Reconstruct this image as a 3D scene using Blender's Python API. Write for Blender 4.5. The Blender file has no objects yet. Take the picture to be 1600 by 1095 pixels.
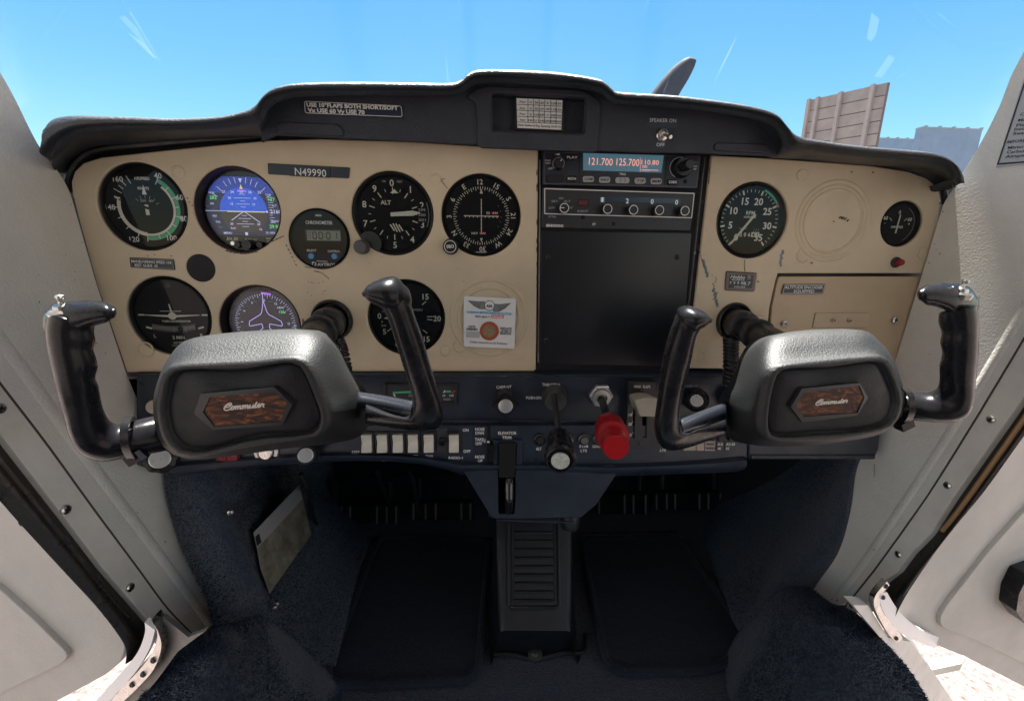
import bpy, math, random
from mathutils import Vector, Matrix
from mathutils.geometry import tessellate_polygon
random.seed(7)
R_ = math.radians
scene = bpy.context.scene
col = scene.collection
# ------------------------------------------------------------------ camera
CZ = 1.55                       # eye height over the apron
F_, YAW, PIT, ROL = 655.544, 0.0738607, 0.2267377, -0.0146291
def ray(px, py):
    x = (px - 800) / F_; y = (py - 547.5) / F_
    c, s = math.cos(ROL), math.sin(ROL)
    x, y = c * x - s * y, s * x + c * y
    v = (x, 1.0, -y)
    c, s = math.cos(PIT), math.sin(PIT)
    v = (v[0], c * v[1] + s * v[2], -s * v[1] + c * v[2])
    c, s = math.cos(YAW), math.sin(YAW)
    return Vector((c * v[0] + s * v[1], -s * v[0] + c * v[1], v[2]))
EYE = Vector((0, 0, CZ))
def P(px, py, Y):
    d = ray(px, py); return EYE + d * (Y / d.y)
def PZ(px, py, Z):
    d = ray(px, py); return EYE + d * (Z / d.z)
def PN(px, py, p0, n):
    d = ray(px, py); return EYE + d * ((p0 - EYE).dot(n) / d.dot(n))
cam = bpy.data.cameras.new('camera'); camo = bpy.data.objects.new('camera', cam); col.objects.link(camo)
cam.sensor_width = 36; cam.lens = 36 * F_ / 1600; cam.clip_start = .01; cam.clip_end = 3000
rt = (ray(800 + F_, 547.5) - ray(800, 547.5)).normalized()
up = (ray(800, 547.5 - F_) - ray(800, 547.5)).normalized()
fw = ray(800, 547.5).normalized()
mw = Matrix((rt, up, -fw)).transposed().to_4x4(); mw.translation = EYE
camo.matrix_world = mw
scene.camera = camo
# ------------------------------------------------------------------ sky, sun, exposure
SUN_EL, SUN_AZ = R_(74), R_(1)
w = bpy.data.worlds.new('World'); scene.world = w; w.use_nodes = True
nt = w.node_tree; bg = nt.nodes['Background']
sky = nt.nodes.new('ShaderNodeTexSky'); sky.sky_type = 'NISHITA'; sky.sun_disc = False
sky.sun_elevation = SUN_EL; sky.sun_rotation = SUN_AZ; sky.air_density = 1.25; sky.dust_density = .3; sky.ozone_density = 2.0; sky.altitude = 300
hs = nt.nodes.new('ShaderNodeHueSaturation'); hs.inputs['Hue'].default_value = .488; hs.inputs['Saturation'].default_value = 1.32; hs.inputs['Value'].default_value = .68
nt.links.new(sky.outputs[0], hs.inputs['Color']); nt.links.new(hs.outputs[0], bg.inputs[0]); bg.inputs[1].default_value = .050
sl = bpy.data.lights.new('sun', 'SUN'); sl.energy = 4.5; sl.angle = R_(.5); sl.color = (1, .95, .88)
so = bpy.data.objects.new('sun', sl); col.objects.link(so); so.location = (0, 0, 20)
sdir = Vector((math.sin(SUN_AZ) * math.cos(SUN_EL), math.cos(SUN_AZ) * math.cos(SUN_EL), math.sin(SUN_EL)))
so.rotation_euler = sdir.to_track_quat('Z', 'Y').to_euler()
scene.view_settings.view_transform = 'Standard'; scene.view_settings.look = 'None'
scene.view_settings.exposure = 2.5; scene.view_settings.gamma = 1
scene.cycles.max_bounces = 8; scene.cycles.diffuse_bounces = 5; scene.cycles.transparent_max_bounces = 12
# ------------------------------------------------------------------ materials
MATS = {}
def mat(name, color, rough=.5, metal=0.0, bump=None, var=0.0, vscale=30, spec=.5, coat=0, emit=None, rvar=0, bump2=None, sheen=0, vcol=None, crough=.08):
    if name in MATS: return MATS[name]
    m = bpy.data.materials.new(name); m.use_nodes = True; t = m.node_tree; b = t.nodes['Principled BSDF']
    b.inputs['Base Color'].default_value = (*color, 1); b.inputs['Roughness'].default_value = rough
    b.inputs['Metallic'].default_value = metal; b.inputs['Specular IOR Level'].default_value = spec
    b.inputs['Coat Weight'].default_value = coat; b.inputs['Coat Roughness'].default_value = crough
    if sheen: b.inputs['Sheen Weight'].default_value = sheen; b.inputs['Sheen Roughness'].default_value = .6
    if emit:
        b.inputs['Emission Color'].default_value = (*color, 1); b.inputs['Emission Strength'].default_value = emit
    if var or bump or rvar:
        tc = t.nodes.new('ShaderNodeTexCoord')
    def noise(sc, det=4, rgh=.6):
        n = t.nodes.new('ShaderNodeTexNoise'); n.inputs['Scale'].default_value = sc; n.inputs['Detail'].default_value = det; n.inputs['Roughness'].default_value = rgh
        t.links.new(tc.outputs['Object'], n.inputs['Vector']); return n
    if var:
        n = noise(vscale, 6, .65); r = t.nodes.new('ShaderNodeValToRGB')
        r.color_ramp.elements[0].position = .3; r.color_ramp.elements[1].position = .72
        lo = vcol if vcol else tuple(c * (1 - var) for c in color)
        r.color_ramp.elements[0].color = (*lo, 1); r.color_ramp.elements[1].color = (*[min(1, c * (1 + var * .6)) for c in color], 1)
        t.links.new(n.outputs['Fac'], r.inputs['Fac']); t.links.new(r.outputs['Color'], b.inputs['Base Color'])
    if rvar:
        n = noise(vscale * 1.7, 5); mr = t.nodes.new('ShaderNodeMapRange')
        mr.inputs['To Min'].default_value = max(0, rough - rvar); mr.inputs['To Max'].default_value = min(1, rough + rvar)
        mr.inputs['From Min'].default_value = .3; mr.inputs['From Max'].default_value = .7
        t.links.new(n.outputs['Fac'], mr.inputs['Value']); t.links.new(mr.outputs['Result'], b.inputs['Roughness'])
    if bump:
        kind, sc, st, dist = bump
        if kind == 'v':
            n = t.nodes.new('ShaderNodeTexVoronoi'); n.inputs['Scale'].default_value = sc; t.links.new(tc.outputs['Object'], n.inputs['Vector']); out = n.outputs['Distance']
        else:
            n = noise(sc, 3 if kind == 'n' else 8, .6); out = n.outputs['Fac']
        bp = t.nodes.new('ShaderNodeBump'); bp.inputs['Strength'].default_value = st; bp.inputs['Distance'].default_value = dist
        t.links.new(out, bp.inputs['Height']); last = bp
        if bump2:
            n2 = noise(bump2[0], 4); b2 = t.nodes.new('ShaderNodeBump'); b2.inputs['Strength'].default_value = bump2[1]; b2.inputs['Distance'].default_value = bump2[2]
            t.links.new(n2.outputs['Fac'], b2.inputs['Height']); t.links.new(bp.outputs[0], b2.inputs['Normal']); last = b2
        t.links.new(last.outputs[0], b.inputs['Normal'])
    MATS[name] = m; return m
beige = mat('beige_royalite', (.60, .495, .345), .62, bump=('n', 900, .25, .0004), var=.15, vscale=10, rvar=.08, bump2=(35, .12, .002))
beige2 = mat('beige_glovebox', (.50, .375, .24), .55, bump=('n', 900, .2, .0004), var=.10, vscale=12, rvar=.08)
black = mat('black_plastic', (.012, .012, .014), .42, bump=('n', 700, .15, .0004), var=.3, vscale=60, rvar=.12)
gloss = mat('gloss_black_grip', (.012, .012, .014), .27, bump=('n', 45, .05, .0012), var=.3, vscale=50, rvar=.10, coat=.04, spec=.22)
matte = mat('matte_black', (.008, .008, .010), .75, bump=('n', 600, .15, .0004))
face = mat('dial_black', (.007, .008, .010), .7, spec=.15)
bezel = mat('bezel_black', (.008, .008, .010), .38, rvar=.08, vscale=120, bump=('n', 900, .1, .0003))
void = mat('void_black', (.003, .003, .004), .9)
navy = mat('navy_plastic', (.016, .022, .034), .45, bump=('n', 850, .35, .0004), var=.35, vscale=25, rvar=.12, bump2=(45, .15, .002))
navy2 = mat('navy_paint_metal', (.013, .021, .036), .38, bump=('n', 700, .15, .0003), var=.35, vscale=22, rvar=.12, bump2=(30, .12, .002))
vinyl = mat('glareshield_vinyl', (.018, .025, .036), .5, bump=('n', 480, .9, .0013), var=.25, vscale=30, rvar=.1, bump2=(90, .3, .0012), spec=.6, coat=.35, crough=.4)
fascia_m = mat('fascia_vinyl', (.026, .030, .044), .62, bump=('v', 700, .35, .0007), var=.2, vscale=30, rvar=.1)
hubm = mat('hub_vinyl', (.013, .0145, .0155), .52, bump=('n', 760, .6, .0008), var=.3, vscale=700, rvar=.06, spec=.55)
hubface = mat('hub_pad', (.012, .0115, .014), .5, spec=.3, bump=('n', 420, .35, .0006), var=.25, vscale=35, rvar=.12)
trim = mat('grey_white_vinyl', (.70, .685, .635), .5, bump=('n', 480, .6, .0011), var=.12, vscale=9, rvar=.08, bump2=(14, .15, .003), vcol=(.60, .585, .54))
strip = mat('painted_strip', (.72, .70, .65), .4, bump=('n', 200, .08, .0005), var=.16, vscale=14, rvar=.1, vcol=(.58, .55, .49))
doorm = mat('door_vinyl', (.52, .49, .44), .5, bump=('v', 300, .25, .001), var=.12, vscale=8, rvar=.1, bump2=(18, .3, .003))
whitep = mat('white_aircraft_paint', (.82, .83, .84), .25, var=.05, vscale=8)
seal = mat('rubber_seal', (.010, .009, .009), .35, bump=('n', 90, .4, .002), var=.5, vscale=40, rvar=.15, vcol=(.03, .022, .016))
carpet = mat('navy_carpet', (.032, .050, .080), .95, bump=('f', 420, 1.0, .004), var=.75, vscale=330, sheen=.25, spec=.1, bump2=(38, .5, .006))
pilem = mat('carpet_pile', (.036, .057, .090), .9, var=.6, vscale=120, spec=.1, sheen=.05)
matc = mat('floor_mat_carpet', (.019, .026, .040), .95, bump=('f', 480, .9, .003), var=.4, vscale=200, sheen=.1, spec=.1, bump2=(12, .5, .01))
steel = mat('bare_steel', (.62, .60, .57), .28, 1, var=.2, vscale=120, rvar=.12)
alu = mat('brushed_aluminium', (.60, .59, .57), .36, .75, bump=('n', 500, .2, .0003), rvar=.1, vscale=200)
darkst = mat('dark_steel', (.10, .10, .10), .4, .8, var=.3, vscale=80, rvar=.1)
white = mat('white_print', (.72, .72, .70), .6)
cream = mat('cream_lume', (.66, .66, .54), .6)
dimw = mat('dim_print', (.30, .31, .33), .6)
greyp = mat('grey_print', (.12, .125, .135), .6)
green = mat('green_paint', (.06, .42, .20), .5)
redp = mat('red_paint', (.62, .04, .05), .5)
redk = mat('red_knob', (.42, .008, .012), .28, bump=('n', 140, .12, .001), var=.15, vscale=60, coat=.3)
reddim = mat('dark_red', (.09, .012, .018), .35)
bluebtn = mat('blue_button', (.04, .33, .62), .4)
rocker = mat('rocker_ivory', (.62, .58, .50), .38, var=.16, vscale=90, rvar=.1)
paper = mat('paper', (.74, .74, .72), .7, var=.05, vscale=60)
paperd = mat('worn_paper', (.34, .31, .25), .6, var=.6, vscale=45)
label_b = mat('label_black', (.012, .014, .018), .35)
lcd = mat('lcd_grey', (.20, .23, .19), .3)
lcdk = mat('lcd_dark', (.012, .014, .012), .5)
ink = mat('ink_black', (.02, .02, .022), .6)
inkblue = mat('ink_blue', (.05, .33, .60), .6)
inkred = mat('ink_red', (.75, .04, .08), .6)
orange = mat('orange_spot', (.36, .075, .025), .6)
tanspot = mat('tan_spot', (.30, .21, .12), .8, var=.4, vscale=500)
wood = mat('burl_wood', (.17, .055, .020), .35, coat=.05, spec=.2, bump=('n', 40, .03, .001))
cream2 = mat('lever_cream', (.42, .38, .30), .45, var=.08, vscale=60)
chip = mat('chipped_primer', (.16, .22, .24), .6, var=.3, vscale=200)
dirt = mat('chip_dark', (.05, .042, .035), .7)
seamm = mat('seam_dark', (.06, .052, .045), .8)  # dark tone of the thin line along the trim seams
def emis(name, c, s=1.0, base=(.01, .01, .012)):
    m = mat(name, c, .3, emit=s * .19); m.node_tree.nodes['Principled BSDF'].inputs['Base Color'].default_value = (*base, 1); return m
scr_sky = emis('screen_sky', (.03, .10, .62), .8)
scr_gnd = emis('screen_ground', (.050, .034, .030), .8)
scr_dk = emis('screen_dark', (.020, .018, .045), .8)
scr_blk = emis('screen_black', (.010, .009, .016), .8)
scr_w = emis('screen_white', (.42, .44, .68), 1)
scr_g = emis('screen_green', (.10, .60, .14), 1)
scr_m = emis('screen_magenta', (.42, .12, .75), 1)
scr_y = emis('screen_yellow', (.55, .5, .1), 1)
scr_lav = emis('screen_lavender', (.42, .36, .78), 1)
lcd_teal = emis('display_teal', (.065, .14, .18), .8)
lcd_or = emis('display_orange', (.95, .36, .28), 1)
digit_w = emis('digit_white', (.55, .58, .6), .35, (.6, .6, .6))
# burl figure in the wood
def burl():
    t = wood.node_tree; b = t.nodes['Principled BSDF']; tc = t.nodes.new('ShaderNodeTexCoord')
    n = t.nodes.new('ShaderNodeTexNoise'); n.inputs['Scale'].default_value = 75; n.inputs['Detail'].default_value = 9; n.inputs['Distortion'].default_value = 3.0; n.inputs['Roughness'].default_value = .62
    mp = t.nodes.new('ShaderNodeMapping'); mp.inputs['Scale'].default_value = (.7, 1, 1.6)
    t.links.new(tc.outputs['Object'], mp.inputs[0]); t.links.new(mp.outputs[0], n.inputs['Vector'])
    r = t.nodes.new('ShaderNodeValToRGB'); e = r.color_ramp.elements
    e[0].position = .36; e[0].color = (.006, .003, .002, 1); e[1].position = .72; e[1].color = (.32, .095, .022, 1)
    k = e.new(.5); k.color = (.045, .012, .005, 1)
    t.links.new(n.outputs['Fac'], r.inputs[0]); t.links.new(r.outputs[0], b.inputs['Base Color'])
burl()
def clear(name, fac_min=.02, rough=.02, tint=(1, 1, 1), scratch=False, ior=1.45):
    m = bpy.data.materials.new(name); m.use_nodes = True; t = m.node_tree; t.nodes.remove(t.nodes['Principled BSDF'])
    out = t.nodes['Material Output']; tr = t.nodes.new('ShaderNodeBsdfTransparent'); tr.inputs[0].default_value = (*tint, 1)
    gl = t.nodes.new('ShaderNodeBsdfGlossy'); gl.inputs['Roughness'].default_value = rough
    fr = t.nodes.new('ShaderNodeFresnel'); fr.inputs[0].default_value = ior
    mx = t.nodes.new('ShaderNodeMixShader'); t.links.new(fr.outputs[0], mx.inputs[0]); t.links.new(tr.outputs[0], mx.inputs[1]); t.links.new(gl.outputs[0], mx.inputs[2])
    last = mx
    if scratch:
        tc = t.nodes.new('ShaderNodeTexCoord'); mp = t.nodes.new('ShaderNodeMapping'); mp.inputs['Rotation'].default_value = (0, R_(35), R_(20)); mp.inputs['Scale'].default_value = (60, 2, 1.2)
        n = t.nodes.new('ShaderNodeTexNoise'); n.inputs['Scale'].default_value = 1.4; n.inputs['Detail'].default_value = 3
        r = t.nodes.new('ShaderNodeValToRGB'); r.color_ramp.elements[0].position = .66; r.color_ramp.elements[1].position = .80
        r.color_ramp.elements[1].color = (.06, .06, .06, 1)
        t.links.new(tc.outputs['Object'], mp.inputs[0]); t.links.new(mp.outputs[0], n.inputs[0]); t.links.new(n.outputs[0], r.inputs[0])
        df = t.nodes.new('ShaderNodeBsdfTranslucent'); df.inputs[0].default_value = (.9, .95, 1, 1)
        m2 = t.nodes.new('ShaderNodeMixShader'); t.links.new(r.outputs[0], m2.inputs[0]); t.links.new(mx.outputs[0], m2.inputs[1]); t.links.new(df.outputs[0], m2.inputs[2]); last = m2
    t.links.new(last.outputs[0], out.inputs[0]); MATS[name] = m; return m
glass = clear('instrument_glass', rough=.02, ior=1.28)
wsglass = clear('windshield_glass', tint=(.96, .985, 1), scratch=True)
vinylclear = clear('clear_vinyl', rough=.12)
# ------------------------------------------------------------------ mesh helpers
def cr(p0, p1, p2, p3, t):
    return .5 * ((2 * p1) + (p2 - p0) * t + (2 * p0 - 5 * p1 + 4 * p2 - p3) * t * t + (3 * p1 - p0 - 3 * p2 + p3) * t ** 3)
def smooth(pts, n, closed=False):
    """Catmull-Rom through Vectors or floats, n steps per span"""
    out = []; L = len(pts)
    spans = L if closed else L - 1
    for i in range(spans):
        if closed: q = [pts[(i + k - 1) % L] for k in range(4)]
        else:
            q = [pts[max(0, min(L - 1, i + k - 1))] for k in range(4)]
        for j in range(n): out.append(cr(*q, j / n))
    if not closed: out.append(pts[-1])
    return out
class MB:
    def __init__(s): s.v = []; s.f = []; s.cnt = 0
    def add(s, vs, fs):
        o = len(s.v); s.v += [Vector(v) for v in vs]; s.f += [tuple(i + o for i in f) for f in fs]; return s
    def rings(s, rings, cap0=True, cap1=True, closed=True):
        n = len(rings[0]); o = len(s.v)
        for r in rings: s.v += [Vector(p) for p in r]
        for i in range(len(rings) - 1):
            for j in range(n if closed else n - 1):
                a = o + i * n + j; b = o + i * n + (j + 1) % n
                s.f.append((a, b, b + n, a + n))
        if closed:
            if cap0: s.f.append(tuple(o + j for j in range(n))[::-1])
            if cap1: s.f.append(tuple(o + (len(rings) - 1) * n + j for j in range(n)))
        return s
    def lathe(s, A, axis, prof, n=32, rfun=None):
        """prof: list of (radius, distance along axis)"""
        ax = Vector(axis).normalized(); u = ax.orthogonal().normalized() if abs(ax.z) > .9 else Vector((0, 0, 1)).cross(ax).normalized(); v = ax.cross(u)
        rs = []
        for r, t in prof:
            r = max(r, 1e-5); ring = []
            for k in range(n):
                a = 2 * math.pi * k / n; rr = r * (rfun(a, t) if rfun else 1)
                ring.append(Vector(A) + ax * t + (u * math.cos(a) + v * math.sin(a)) * rr)
            rs.append(ring)
        return s.rings(rs)
    def tube(s, pts, r, n=12, cap=True):
        rs = []; L = len(pts); u = None
        for i, p in enumerate(pts):
            t = (pts[min(L - 1, i + 1)] - pts[max(0, i - 1)]).normalized()
            if u is None: u = t.orthogonal().normalized()
            u = (u - t * u.dot(t)).normalized(); v = t.cross(u)
            rr = r[i] if isinstance(r, (list, tuple)) else r
            rs.append([p + (u * math.cos(2 * math.pi * k / n) + v * math.sin(2 * math.pi * k / n)) * rr for k in range(n)])
        return s.rings(rs, cap, cap)
    def box(s, c, dx, dy, dz, rot=None):
        c = Vector(c); q = []
        for z in (-1, 1):
            for x, y in ((-1, -1), (1, -1), (1, 1), (-1, 1)):
                d = Vector((x * dx / 2, y * dy / 2, z * dz / 2)); q.append(c + (rot @ d if rot else d))
        return s.add(q, [(3, 2, 1, 0), (4, 5, 6, 7), (0, 1, 5, 4), (1, 2, 6, 5), (2, 3, 7, 6), (3, 0, 4, 7)])
    def prism(s, pts, vec, bev=0):
        """closed polygon of Vectors extruded by vec"""
        vec = Vector(vec); n = len(pts)
        return s.rings([[p + vec for p in pts], list(pts)])
    def grid(s, ctrl, nu=4, nv=4, thick=None, sm=True):
        rows = [smooth([Vector(p) for p in r], nu) for r in ctrl] if sm else ctrl
        g = [list(x) for x in zip(*[smooth(list(c), nv) for c in zip(*rows)])] if sm else rows
        g = [list(x) for x in zip(*g)]
        # g[i][j] : i along rows
        g2 = list(zip(*g)); g2 = [list(r) for r in g2]
        H, W = len(g), len(g[0]); o = len(s.v)
        for r in g: s.v += r
        for i in range(H - 1):
            for j in range(W - 1):
                a = o + i * W + j; s.f.append((a, a + 1, a + W + 1, a + W))
        if thick:
            tv = Vector(thick); o2 = len(s.v)
            for r in g: s.v += [p + tv for p in r]
            for i in range(H - 1):
                for j in range(W - 1):
                    a = o2 + i * W + j; s.f.append((a, a + W, a + W + 1, a + 1))
            bd = [j for j in range(W)] + [i * W + W - 1 for i in range(1, H)] + [(H - 1) * W + j for j in range(W - 2, -1, -1)] + [i * W for i in range(H - 2, 0, -1)]
            for k in range(len(bd)):
                a, b = bd[k], bd[(k + 1) % len(bd)]
                s.f.append((o + a, o2 + a, o2 + b, o + b))
        return s
    def limb(s, pairs, dh, n=5, m=20, ex=2.5, cap=(1, 1)):
        """pairs: (x1,y1,x2,y2,Y[,dh]) two silhouette edges seen at depth Y"""
        L = []; Rr = []
        for q in pairs:   # section square to the line of sight, so both silhouette edges hold
            C0 = (P(q[0], q[1], q[4]) + P(q[2], q[3], q[4])) / 2; n_ = (C0 - EYE).normalized()
            L.append(PN(q[0], q[1], C0, n_)); Rr.append(PN(q[2], q[3], C0, n_))
        D = [Vector((q[5] if len(q) > 5 else dh, 0, 0)) for q in pairs]
        L, Rr, D = smooth(L, n), smooth(Rr, n), smooth(D, n)
        K = len(L); C = [(a + b) / 2 for a, b in zip(L, Rr)]
        def sec(c, a, b, k=1):
            out = []
            for j in range(m):
                t = 2 * math.pi * j / m; ct, st = math.cos(t), math.sin(t)
                out.append(c + a * k * math.copysign(abs(ct) ** (2 / ex), ct) + b * k * math.copysign(abs(st) ** (2 / ex), st))
            return out
        rs = []; prevb = None; T = []
        for i in range(K):
            t = (C[min(K - 1, i + 1)] - C[max(0, i - 1)]).normalized(); a = (Rr[i] - L[i]) / 2
            b = (C[i] - EYE).normalized(); b = (b - a.normalized() * b.dot(a.normalized())).normalized()
            prevb = b; T.append((t, a, b * D[i].x)); rs.append(sec(C[i], a, b * D[i].x))
        if cap[0]:
            t, a, b = T[0]; h = min(a.length, b.length) * .8 * cap[0]
            rs = [sec(C[0] - t * h * math.sin(q), a, b, math.cos(q)) for q in (1.45, 1.15, .8, .4)] + rs
        if cap[1]:
            t, a, b = T[-1]; h = min(a.length, b.length) * .8 * cap[1]
            rs = rs + [sec(C[-1] + t * h * math.sin(q), a, b, math.cos(q)) for q in (.4, .8, 1.15, 1.45)]
        return s.rings(rs)
def plate(mb, outline, holes, Y, thick=.003, bev=.0008, res=2):
    """flat sheet in a plane of constant Y, front face at Y, outline/holes lists of Vectors"""
    c = bpy.data.curves.new('tmp', 'CURVE'); c.dimensions = '2D'; c.fill_mode = 'BOTH'
    def area(q): return sum(q[i][0] * q[(i + 1) % len(q)][1] - q[(i + 1) % len(q)][0] * q[i][1] for i in range(len(q)))
    def sp(pts, sign):
        q = [(p.x, p.z) for p in pts]
        if area(q) * sign < 0: q = q[::-1]
        sl_ = c.splines.new('POLY'); sl_.points.add(len(q) - 1)
        for i, p in enumerate(q): sl_.points[i].co = (p[0], p[1], 0, 1)
        sl_.use_cyclic_u = True
    sp(outline, 1)
    for h in holes: sp(h, -1)
    c.extrude = max(1e-5, thick / 2 - bev); c.bevel_depth = bev; c.bevel_resolution = res; c.offset = -bev
    o = bpy.data.objects.new('tmp', c); m = o.to_mesh()
    mb.add([(v.co.x, Y + thick / 2 - v.co.z, v.co.y) for v in m.vertices], [tuple(p.vertices)[::1] for p in m.polygons])
    o.to_mesh_clear(); bpy.data.objects.remove(o); bpy.data.curves.remove(c)
    return mb
def circ(c, r, n=48, ell=1.0):
    return [Vector((c.x + r * math.cos(2 * math.pi * k / n), c.y, c.z + r * ell * math.sin(2 * math.pi * k / n))) for k in range(n)]
def rpoly(pts, r, n=5):
    """round the corners of a 3D polygon"""
    out = []; L = len(pts)
    for i in range(L):
        p = pts[i]; a = pts[i - 1] - p; b = pts[(i + 1) % L] - p
        ra = min(r, a.length * .48); rb = min(r, b.length * .48)
        A = p + a.normalized() * ra; B = p + b.normalized() * rb
        for k in range(n + 1):
            t = k / n; out.append(A * (1 - t) ** 2 + p * 2 * t * (1 - t) + B * t * t)
    return out
def PP(l, Y): return [P(x, y, Y) for x, y in l]
def obj(name, mb, m, parent=None, ang=35, label=None, kind=None, flat=False):
    me = bpy.data.meshes.new(name); me.from_pydata([tuple(v) for v in mb.v], [], mb.f)
    me.validate(); me.materials.append(m)
    if not flat:
        me.polygons.foreach_set('use_smooth', [True] * len(me.polygons)); me.set_sharp_from_angle(angle=R_(ang))
    o = bpy.data.objects.new(name, me); col.objects.link(o)
    if parent is not None: attach(o, parent)
    if label: o['label'] = label
    if kind: o['kind'] = kind
    return o
def attach(o, parent):
    o.parent = parent
    if parent.type == 'EMPTY': o.matrix_parent_inverse = Matrix.Translation(-parent.location)
def fixn(o):
    import bmesh
    b = bmesh.new(); b.from_mesh(o.data); bmesh.ops.recalc_face_normals(b, faces=b.faces[:]); b.to_mesh(o.data); b.free(); return o
def thing(name, loc, label, cat, group=None):
    o = bpy.data.objects.new(name, None); o.empty_display_size = .01; col.objects.link(o); o.location = loc
    o['label'] = label; o['category'] = cat
    if group: o['group'] = group
    return o
def tag(o, label, cat, group=None):
    o['label'] = label; o['category'] = cat
    if group: o['group'] = group
    return o
# ------------------------------------------------------------------ flat print
TXT = {}
def textmesh(s, bold=0.0, shear=0.0):
    k = (s, bold, shear)
    if k in TXT: return TXT[k]
    c = bpy.data.curves.new('t', 'FONT'); c.body = s; c.resolution_u = 2; c.offset = bold; c.shear = shear
    o = bpy.data.objects.new('t', c); m = o.to_mesh()
    vs = [(v.co.x, v.co.y) for v in m.vertices]; fs = [tuple(p.vertices) for p in m.polygons]
    o.to_mesh_clear(); bpy.data.objects.remove(o); bpy.data.curves.remove(c)
    x0 = min([v[0] for v in vs] or [0]); x1 = max([v[0] for v in vs] or [1])
    TXT[k] = ([(v[0] - (x0 + x1) / 2, v[1] - .36) for v in vs], fs, max(1e-4, x1 - x0)); return TXT[k]
class Draw:
    """print in a plane of constant Y: u to the right, v up, metres"""
    def __init__(s, O, rot=0.0): s.O = Vector(O); s.L = {}; s.rot = rot; s.k = 0
    def _p(s, key, pts, faces, z):
        mb = s.L.setdefault(key, MB()); s.k += 1; dz = z + s.k * 4e-7
        c, n = math.cos(s.rot), math.sin(s.rot)
        mb.add([(s.O.x + u * c - v * n, s.O.y - dz, s.O.z + u * n + v * c) for u, v in pts], faces)
    def uv(s, px, py):
        p = P(px, py, s.O.y) - s.O; c, n = math.cos(-s.rot), math.sin(-s.rot)
        return (p.x * c - p.z * n, p.x * n + p.z * c)
    def poly(s, pts, m, z=.0003, name='marking'): s._p((name, m.name), pts, [tuple(range(len(pts)))], z)
    def rect(s, u, v, w, h, m, z=.0003, name='marking'): s.poly([(u - w / 2, v - h / 2), (u + w / 2, v - h / 2), (u + w / 2, v + h / 2), (u - w / 2, v + h / 2)], m, z, name)
    def line(s, u1, v1, u2, v2, w, m, z=.0003, name='marking'):
        dx, dy = u2 - u1, v2 - v1; l = math.hypot(dx, dy) or 1; nx, ny = -dy / l * w / 2, dx / l * w / 2
        s.poly([(u1 - nx, v1 - ny), (u2 - nx, v2 - ny), (u2 + nx, v2 + ny), (u1 + nx, v1 + ny)], m, z, name)
    def pline(s, pts, w, m, z=.0003, name='marking', closed=False):
        n = len(pts)
        for i in range(n if closed else n - 1): s.line(*pts[i], *pts[(i + 1) % n], w, m, z, name)
    def tick(s, a, r0, r1, w, m, z=.0003, name='marking', c=(0, 0)):
        a = R_(a); s.line(c[0] + r0 * math.sin(a), c[1] + r0 * math.cos(a), c[0] + r1 * math.sin(a), c[1] + r1 * math.cos(a), w, m, z, name)
    def arc(s, r0, r1, a0, a1, m, z=.0003, name='marking', c=(0, 0)):
        n = max(2, int(abs(a1 - a0) / 6)); pts = []; f = []
        for k in range(n + 1):
            a = R_(a0 + (a1 - a0) * k / n); pts += [(c[0] + r0 * math.sin(a), c[1] + r0 * math.cos(a)), (c[0] + r1 * math.sin(a), c[1] + r1 * math.cos(a))]
            if k: f.append((2 * k - 2, 2 * k - 1, 2 * k + 1, 2 * k))
        s._p((name, m.name), pts, f, z)
    def disk(s, r, m, z=.0003, name='marking', c=(0, 0), n=40): s.poly([(c[0] + r * math.cos(2 * math.pi * k / n), c[1] + r * math.sin(2 * math.pi * k / n)) for k in range(n)], m, z, name)
    def text(s, t, u, v, h, m, w=None, rot=0, z=.0005, bold=.022, shear=0, name='lettering'):
        vs, fs, W = textmesh(t, bold, shear); k = h / .72; kx = w / W if w else k; c, n = math.cos(rot), math.sin(rot)
        s._p((name, m.name), [(u + x * kx * c - y * k * n, v + x * kx * n + y * k * c) for x, y in vs], fs, z)
    def ptext(s, t, x0, y0, x1, y1, hpx, m, z=.0005, bold=.012, shear=0, name='lettering'):
        """text fitted between two image points of the baseline's middle line"""
        a, b = s.uv(x0, y0), s.uv(x1, y1); h = abs(s.uv(x0, y0 - hpx / 2)[1] - s.uv(x0, y0 + hpx / 2)[1])
        s.text(t, (a[0] + b[0]) / 2, (a[1] + b[1]) / 2, h, m, math.hypot(b[0] - a[0], b[1] - a[1]), math.atan2(b[1] - a[1], b[0] - a[0]), z, bold, shear, name)
    def ppoly(s, pts, m, z=.0003, name='marking'): s.poly([s.uv(*p) for p in pts], m, z, name)
    def pline_px(s, pts, w, m, z=.0003, name='marking', closed=False): s.pline([s.uv(*p) for p in pts], w, m, z, name, closed)
    def done(s, parent):
        for (n, mn), mb in s.L.items(): obj(n, mb, MATS[mn], parent, flat=True)
        s.L = {}
PILE = {}
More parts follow.
